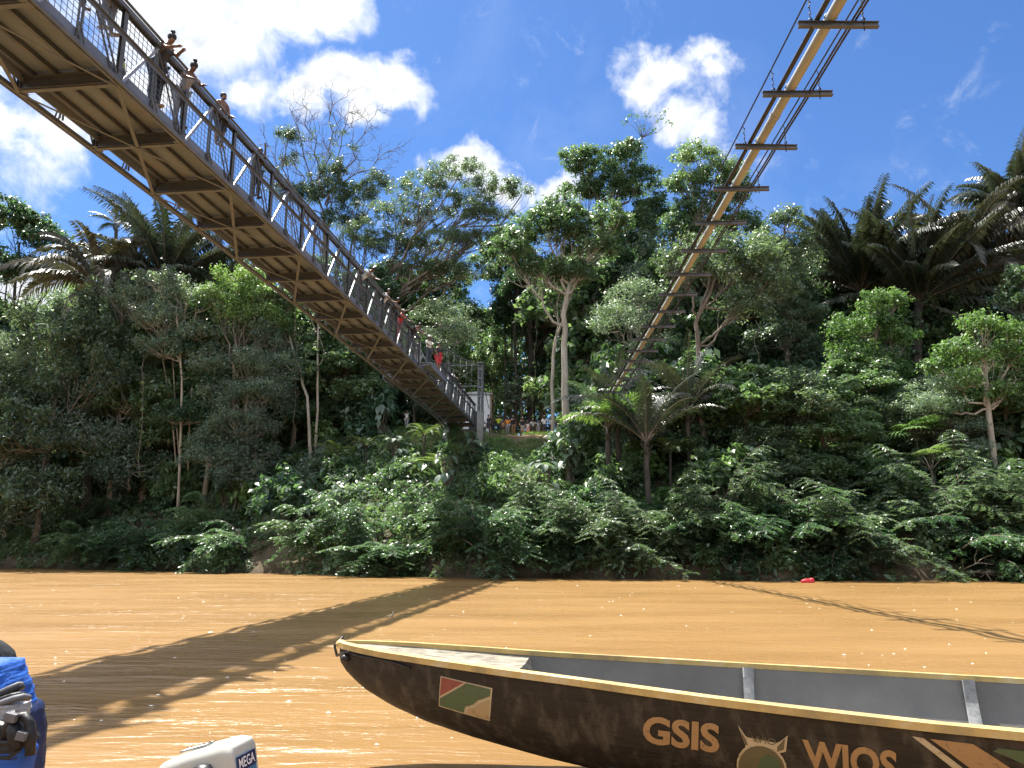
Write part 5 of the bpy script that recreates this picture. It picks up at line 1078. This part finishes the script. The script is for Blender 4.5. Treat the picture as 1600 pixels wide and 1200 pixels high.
band('strap', BLACKN, [(6, 1160), (12, 1135), (24, 1121), (38, 1119), (47, 1130), (48, 1150), (47, 1180)], .009, -.15); band('strap', BLACKN, [(46, 1157), (52, 1152), (60, 1146)], .006, -.12); band('strap', BLACKN, [(18, 1118), (22, 1140), (27, 1170)], .013, -.152)
m = MB()
for (a, b, w_, h_) in ((17, 1121, .026, .020), (34, 1150, .022, .020)): m.box(kl(a, b, -.164), (w_ * .75, .010, h_ * .7), 0, Matrix.Rotation(R(12), 3, 'Y'))
m.build('buckle', GREYZ, bag)
zc = KP.z - .17
crate = empty('wooden_crate', (KP.x - .05, KP.y, .0), 'plain wooden crate under the blue backpack, just below the photo', 'crate'); m = MB(); m.box((0, .05, (zc + .06) / 2), (.5, .42, zc - .06))
for k in range(5): m.box((0, -.168, .12 + k * (zc - .2) / 4), (.52, .02, .09))
m.build('crate_box', WOOD, crate)

# ------------------------------------------------------------------ small things on the water
STICKM = surf('bleached_wood', (.24, .20, .14), (.38, .33, .25), 5, .8)
p = at(612, 964, 10); t_ = -CAM_H / (ray(612, 964).z); p = Vector((0, 0, CAM_H)) + ray(612, 964) * t_
m = MB(); m.tube([(-.10, 0, -.08), (0, 0, .02), (.03, 0, .07), (.03, .0, .12)], [.03, .026, .02, .014], 6); m.tube([(0, 0, .03), (-.07, .02, .03), (-.15, .02, .0)], [.018, .012, .008], 5)
o = m.build('driftwood', STICKM); o.location = (p.x, p.y, 0); tag(o, 'small bleached stick poking out of the water beside the bridge shadow', 'driftwood')
p = Vector((0, 0, CAM_H)) + ray(1256, 910) * (-CAM_H / ray(1256, 910).z)
REDM = surf('red_plastic', (.42, .02, .03), (.58, .04, .05), 4, .4)
m = MB(); m.ball((0, 0, .06), (.32, .12, .13)); m.ball((.18, 0, .12), (.12, .1, .1)); o = m.build('float', REDM); o.location = (p.x, p.y - .5, 0); tag(o, 'small red float on the water at the foot of the far bank', 'float')
FOAM = surf('foam_fleck', (.70, .66, .58), (.85, .82, .76), 5, .6)
m = MB(); rg = np.random.default_rng(77)
for k in range(260):
    y = 2.6 + 30 * rg.random() ** 1.7; x = rg.uniform(-.72, .72) * (y + 1); sz = rg.uniform(.003, .010) * (1 + y * .03); n_ = 6; z = float(wave_z(x, y))
    vs = [(x + sz * 2.4 * rg.uniform(.6, 1.3) * math.cos(a), y + sz * rg.uniform(.6, 1.2) * math.sin(a), z + .004) for a in np.linspace(0, 6.283, n_ + 1)[:-1]] + [(x, y, z + .008 + sz * .5)]
    m.add(vs, [(i, (i + 1) % n_, n_) for i in range(n_)], 0, True)
tag(m.build('foam', FOAM), 'scattered pale foam flecks drifting on the brown water', 'foam', kind='stuff')

# ------------------------------------------------------------------ people
def skin_mesh(name, verts, edges, radii, root, mat, sub=1):
    me = bpy.data.meshes.new(name + '_frame'); me.from_pydata([tuple(v) for v in verts], edges, [])
    o = bpy.data.objects.new('tmp_skin', me); C.objects.link(o)
    o.modifiers.new('skin', 'SKIN'); s = o.modifiers.new('sub', 'SUBSURF'); s.levels = sub; s.render_levels = sub
    for i, r in enumerate(radii):
        sv = me.skin_vertices[0].data[i]; sv.radius = r if hasattr(r, '__len__') else (r, r); sv.use_root = (i == root)
    dg = bpy.context.evaluated_depsgraph_get(); out = bpy.data.meshes.new_from_object(o.evaluated_get(dg)); out.name = name
    bpy.data.objects.remove(o); bpy.data.meshes.remove(me)
    out.materials.clear(); out.materials.append(mat); out.polygons.foreach_set('use_smooth', np.ones(len(out.polygons), bool)); return out
def flatmat(name, c, rough=.8):
    return surf(name, tuple(q * .82 for q in c), c, 9, rough, 0, .2, 30, c3=tuple(min(1, q * 1.12) for q in c))
SKINS = [flatmat('brown_skin', (.125, .064, .038), .5), flatmat('tan_skin', (.175, .092, .055), .5), flatmat('deep_brown_skin', (.075, .04, .025), .5)]
HAIR = flatmat('black_hair', (.012, .010, .010), .45)
MC_ = {}
def cloth(c):
    if c not in MC_: MC_[c] = flatmat('cloth_' + ['dark', 'light'][sum(c) > 1] + '_%d' % len(MC_), c)
    return MC_[c]
def person(label, loc, face, H, shirt=None, legs=None, lean=0.0, armL=None, armR=None, stride=0.0, skin=0, short=False, hair='short', cap=None, knees=0.0, fingers=True, group=None, shoes=(.03, .025, .02), headturn=0.0, sleeves=True, extra=None):
    """local frame: faces +x, left is +y. arms: (elbow, hand) offsets from the shoulder in heights"""
    root = empty('person', loc, label, 'person', group, face); S = H
    hip = Vector((0, 0, .525 - knees * .06)); up = Vector((math.sin(lean), 0, math.cos(lean)))
    fw = Vector((math.cos(lean), 0, -math.sin(lean)))
    V = []; E = []; RR = []
    def add(p, r, par=None):
        V.append(Vector(p) * S); RR.append((r * S if not hasattr(r, '__len__') else (r[0] * S, r[1] * S)))
        if par is not None: E.append((par, len(V) - 1))
        return len(V) - 1
    pel = add(hip, (.070, .082)); wa = add(hip + up * .10, (.058, .075), pel); ch = add(hip + up * .21, (.066, .092), wa); nk0 = add(hip + up * .285, (.045, .06), ch)
    nk = add(hip + up * .325 + fw * .008, .030, nk0); hd = hip + up * .395 + fw * .018 + Vector((math.cos(headturn) * .0, 0, 0))
    jaw = add(hip + up * .352 + fw * .022, .034, nk); sk = add(hd, (.050, .044), jaw); tp = add(hd + up * .05 - fw * .006, .034, sk)
    nose = add(hd + fw * .056 - up * .012, .007, sk)
    torso_v = [pel, wa, ch, nk0]; sh = {}; arm_ix = {}; leg_ix = {}
    for sd, arm in ((1, armL), (-1, armR)):
        s0 = hip + up * .265 + Vector((0, .098 * sd, 0)); si = add(s0, .036, nk0)
        e_, h_ = arm or ((.01, .035 * sd, -.165), (.035, .05 * sd, -.315))
        ei = add(s0 + Vector(e_), .025, si); hi = add(s0 + Vector(h_), .017, ei)
        d = (Vector(h_) - Vector(e_)).normalized(); pi = add(s0 + Vector(h_) + d * .03, (.020, .012), hi)
        if fingers:
            sid = d.cross(Vector((0, 0, 1)) if abs(d.z) < .8 else Vector((1, 0, 0))).normalized(); cu = d.cross(sid) * .35
            for q, (o_, l_) in enumerate(((-.016, .038), (-.006, .044), (.005, .041), (.015, .032))):
                b = V[pi] / S; m_ = add(b + d * l_ * .55 + sid * o_, .0052, pi); add(b + d * l_ + sid * o_ * 1.1 + cu * .012, .0042, m_)
            b = V[hi] / S; t1 = add(b + d * .018 - sid * .026, .0056, hi); add(b + d * .038 - sid * .034, .0046, t1)
        arm_ix[sd] = (si, ei, hi)
        hp = hip + Vector((0, .048 * sd, -.02)); st = stride * sd
        kn = Vector((st * .5 + .07 * knees + .008, .052 * sd, .285 - .02 * knees)); an = Vector((st - .03 * knees, .055 * sd, .045 + .0 * abs(st)))
        a0 = add(hp, .060, pel); a1 = add((hp + kn) / 2 + Vector((.008, 0, 0)), .050, a0); a2 = add(kn, .036, a1); a25 = add(kn * .6 + an * .4 - Vector((.012, 0, 0)), .034, a2); a3 = add(an, .021, a25); add(an + Vector((.085, .012 * sd, -.03)), (.018, .022), a3)
        leg_ix[sd] = (a0, a1, a2, a25, a3)
    link('body', skin_mesh('body', V, E, RR, 0, SKINS[skin]), root)
    def sub(name, ids, grow, mat, ends=()):
        mp = {q: i for i, q in enumerate(ids)}; ed = [(mp[a], mp[b]) for a, b in E if a in mp and b in mp]
        vv = [V[q].copy() for q in ids]; rr_ = []
        for q in ids:
            r = RR[q]; r = r if hasattr(r, '__len__') else (r, r); rr_.append((r[0] * grow + .004, r[1] * grow + .004))
        for q, to, f in ends: vv[mp[q]] = V[q] * (1 - f) + V[to] * f
        return link(name, skin_mesh(name, vv, ed, rr_, 0, mat), root)
    if shirt:
        ids = torso_v + [i for sd in (1, -1) for i in arm_ix[sd][:2 if sleeves else 1]]
        sub('shirt', ids, 1.13, cloth(shirt), [(arm_ix[sd][1], arm_ix[sd][0], .25) for sd in (1, -1)] if sleeves else ())
    if legs:
        k = 3 if short else 5; ids = [pel] + [i for sd in (1, -1) for i in leg_ix[sd][:k]]
        sub('shorts' if short else 'trousers', ids, 1.16, cloth(legs))
    m = MB(); hc_ = (hd + up * .022 - fw * .010) * S; m.ball(hc_, (.058 * S, .052 * S, .050 * S), 0, 12, 8)
    if hair == 'bun': m.ball((hd + up * .085 - fw * .035) * S, (.030 * S,) * 3, 0, 10, 6)
    if hair == 'long': m.ball((hd - up * .04 - fw * .045) * S, (.028 * S, .048 * S, .085 * S), 0, 10, 6)
    if hair == 'tied': m.ball((hd + up * .06 - fw * .065) * S, (.035 * S, .022 * S, .022 * S), 0, 10, 6)
    m.build('hair', HAIR, root)
    if cap:
        m = MB(); m.ball((hd + up * .032 - fw * .004) * S, (.060 * S, .055 * S, .046 * S), 0, 12, 8); b = (hd + up * .03 + fw * .075) * S; m.ball(b, (.045 * S, .04 * S, .008 * S), 0, 10, 5); m.build('cap', cloth(cap), root)
    if shoes:
        for sd in (1, -1):
            a = V[leg_ix[sd][4]]; m = MB(); m.ball(a + Vector((.035, .005 * sd, -.026)) * S, (.078 * S, .034 * S, .022 * S), 0, 10, 6); m.build('shoe', cloth(shoes), root)
    if extra: extra(root, V, S, cloth)
    return root
def on_bridge(i, x, z=.41): return bw(x, i * BAY, z)
FR = -BANG                                   # facing +x of the bridge = toward the right-hand rail
GB = 'people on the footbridge'
rail = ((.10, .04, -.12), (.22, .0, -.17)); railR = ((.10, -.04, -.12), (.22, -.0, -.17))
person('person in dark trousers standing on the railing at the top edge of the photo', on_bridge(-.42, .80, .98), FR + .3, 1.70, (.10, .10, .12), (.030, .035, .050), skin=0, group=GB, shoes=None, armL=rail, armR=railR)
person('person in grey trousers standing up on the railing with one arm down along it', on_bridge(-.10, .80, .98), FR + .2, 1.68, (.35, .30, .32), (.20, .20, .205), skin=1, group=GB, shoes=(.25, .2, .15), armR=((.06, -.04, -.15), (.10, -.05, -.30)), stride=.03)
person('child with yellow-green shirt, only head and shoulders seen over the deck edge', on_bridge(.27, .62, .41), FR + .2, .62, (.40, .50, .12), (.10, .1, .12), skin=0, group=GB)
person('woman in dark sleeveless top leaning over the rail, both hands holding a phone', on_bridge(.62, .84, .42), FR - .35, 1.70, (.035, .037, .045), (.030, .034, .045), lean=.50, skin=1, hair='bun', group=GB, sleeves=False,
       armL=((.10, -.02, -.09), (.24, -.06, -.085)), armR=((.11, .01, -.08), (.25, .05, -.08)), shoes=(.3, .22, .16))
person('woman in grey patterned clothes with a topknot bending over the rail', on_bridge(1.02, .86, .42), FR - .5, 1.62, (.22, .22, .24), (.20, .21, .23), lean=.62, skin=0, hair='bun', group=GB, armL=rail, armR=railR)
person('shirtless boy in dark shorts standing upright at the rail', on_bridge(1.80, .86, .90), FR - .45, 1.50, None, (.028, .034, .05), skin=1, short=True, group=GB, armL=((.02, .03, -.15), (.14, .03, -.22)), armR=((.02, -.03, -.15), (.15, -.02, -.22)), shoes=None)
person('boy in dark clothes at the rail with one arm raised straight up', on_bridge(2.72, .86, .55), FR - .5, 1.46, (.05, .045, .045), (.045, .05, .06), skin=2, group=GB, armL=((.0, .03, .15), (.01, .02, .30)), lean=.1)
person('person in pale blue shirt bent low over the top rail', on_bridge(6.75, .86, .55), FR - .2, 1.68, (.50, .58, .60), (.10, .1, .12), lean=1.05, skin=0, group=GB, armL=rail, armR=railR)
person('person in white shirt bending behind the mesh', on_bridge(8.1, .86, .55), FR, 1.60, (.66, .66, .66), (.12, .12, .14), lean=.5, skin=0, group=GB, armL=rail, armR=railR)
person('person in dark shirt looking down over the rail next to a red shirt', on_bridge(8.75, .86, .55), FR - .2, 1.68, (.03, .035, .04), (.10, .1, .1), lean=.55, skin=0, group=GB, armL=rail, armR=railR)
person('person in red shirt leaning on the bridge rail', on_bridge(9.4, .86, .55), FR - .2, 1.56, (.55, .05, .05), (.45, .06, .06), lean=.35, skin=0, group=GB, armL=rail, armR=railR)
person('person in black shirt bowing far forward over the rail beside the platform', on_bridge(10.35, .86, .55), FR - .2, 1.70, (.025, .025, .03), (.08, .08, .09), lean=.85, skin=1, group=GB, armL=rail, armR=railR)
person('man in white cap and cream shirt standing on the jumping platform', on_bridge(11.55, 1.22, .44), FR - .55, 1.72, (.66, .62, .52), (.04, .05, .06), cap=(.72, .72, .70), skin=0, group=GB, armR=((.05, -.03, -.14), (.16, .02, -.16)))
def lifebag(root, V, S, cloth):
    m = MB(); m.ball((.085 * S, 0, .60 * S), (.035 * S, .075 * S, .045 * S)); m.build('waist_bag', cloth((.60, .03, .04)), root)
person('man in dark vest and red shorts standing at the edge of the jumping platform', on_bridge(12.25, 1.40, .44), FR - .5, 1.74, (.03, .03, .04), (.50, .05, .06), short=True, skin=1, group=GB, extra=lifebag, shoes=(.5, .48, .45), armR=((.03, -.05, -.14), (.10, -.03, -.24)))
person('dark-haired person in black half hidden between the two men on the platform', on_bridge(12.1, .35), FR - .4, 1.66, (.03, .03, .035), (.3, .3, .34), skin=0, group=GB, hair='long')
person('child in bright white shirt sitting high at the rail near the portal', on_bridge(15.35, .80, .98), FR - .3, 1.25, (.80, .80, .82), (.05, .05, .06), lean=.25, skin=0, group=GB, armL=rail, armR=railR)
person('child in pale pink shirt at the rail just before the portal', on_bridge(16.5, .78, .75), FR - .3, 1.25, (.74, .60, .56), (.4, .36, .34), lean=.3, skin=0, group=GB, armL=rail, armR=railR)

def on_bank(px, Y): r = ray(px, 676); x = r.x * Y / r.y; return Vector((x, Y, float(ground_z(x, Y)) - .01))
FC = -math.pi / 2
hold = ((.05, .05, -.14), (.17, .0, -.10)); holdR = ((.05, -.05, -.14), (.17, .0, -.10)); hips = ((-.02, .10, -.13), (.05, .05, -.22)); hipsR = ((-.02, -.10, -.13), (.05, -.05, -.22))
GW = 'people lined up on the bank'
BK = [(757, 60.5, 1.05, (.74, .66, .68), (.05, .05, .06), False, 'small child in pale pink shirt at the foot of the portal pedestal', {}),
      (763, 61, 1.62, (.035, .035, .04), (.04, .04, .05), False, 'adult in black beside the small child in pale pink', {'hair': 'long'}),
      (770, 61.4, 1.5, (.06, .04, .045), (.03, .03, .035), False, 'adult in dark maroon clothes left of the yellow-banded shirt', {'armL': hold}),
      (779, 61.8, 1.66, (.60, .68, .06), (.035, .035, .045), False, 'person with a bright yellow-green band across the shirt', {'armL': hold, 'armR': holdR}),
      (786, 63, 1.45, (.42, .27, .14), (.10, .08, .07), False, 'person in tan shirt just behind the yellow-green shirt', {}),
      (793, 62, 1.60, (.70, .25, .045), (.22, .23, .24), False, 'person in orange shirt and grey trousers', {'armL': hips}),
      (802, 62.2, 1.70, (.018, .018, .022), (.16, .11, .06), False, 'tall person in black shirt and brown trousers', {}),
      (817, 62.6, 1.62, (.02, .02, .025), (.26, .26, .27), True, 'person in black top and pale grey shorts standing apart', {'armL': hips, 'armR': hipsR}),
      (825, 63, 1.35, (.70, .68, .72), (.55, .30, .30), True, 'child in white shirt and pink shorts', {}),
      (833, 62.8, 1.5, (.30, .33, .35), (.03, .03, .035), True, 'child in grey shirt and black shorts', {'armL': hips, 'armR': hipsR}),
      (841, 63, 1.48, (.24, .30, .36), (.26, .28, .32), True, 'child in blue-grey shirt and shorts', {}),
      (851, 62.2, 1.72, (.60, .64, .72), (.030, .036, .06), False, 'person in pale top and navy trousers, hands on hips', {'armL': hips, 'armR': hipsR}),
      (861, 62.6, 1.70, (.62, .70, .80), (.025, .025, .03), False, 'person in light blue-white shirt and black trousers', {'armL': hold}),
      (872, 63, 1.62, (.16, .09, .06), (.18, .18, .20), False, 'person in brown beside the thick pale trunk', {})]
for k, (px, Y, H, sh_, lg, so, lab, kw) in enumerate(BK): person(lab, on_bank(px, Y), FC + random.Random(k).uniform(-.4, .4), H, sh_, lg, short=so, skin=k % 3, group=GW, fingers=False, **kw)
p = on_bank(635, 60); person('lone person in white on the grassy mound holding a camera up', p, FC - .5, 1.62, (.72, .70, .68), (.30, .30, .32), skin=0, armL=((.08, .05, -.05), (.10, -.02, .07)), armR=((.08, -.05, -.05), (.10, .02, .07)), fingers=False)
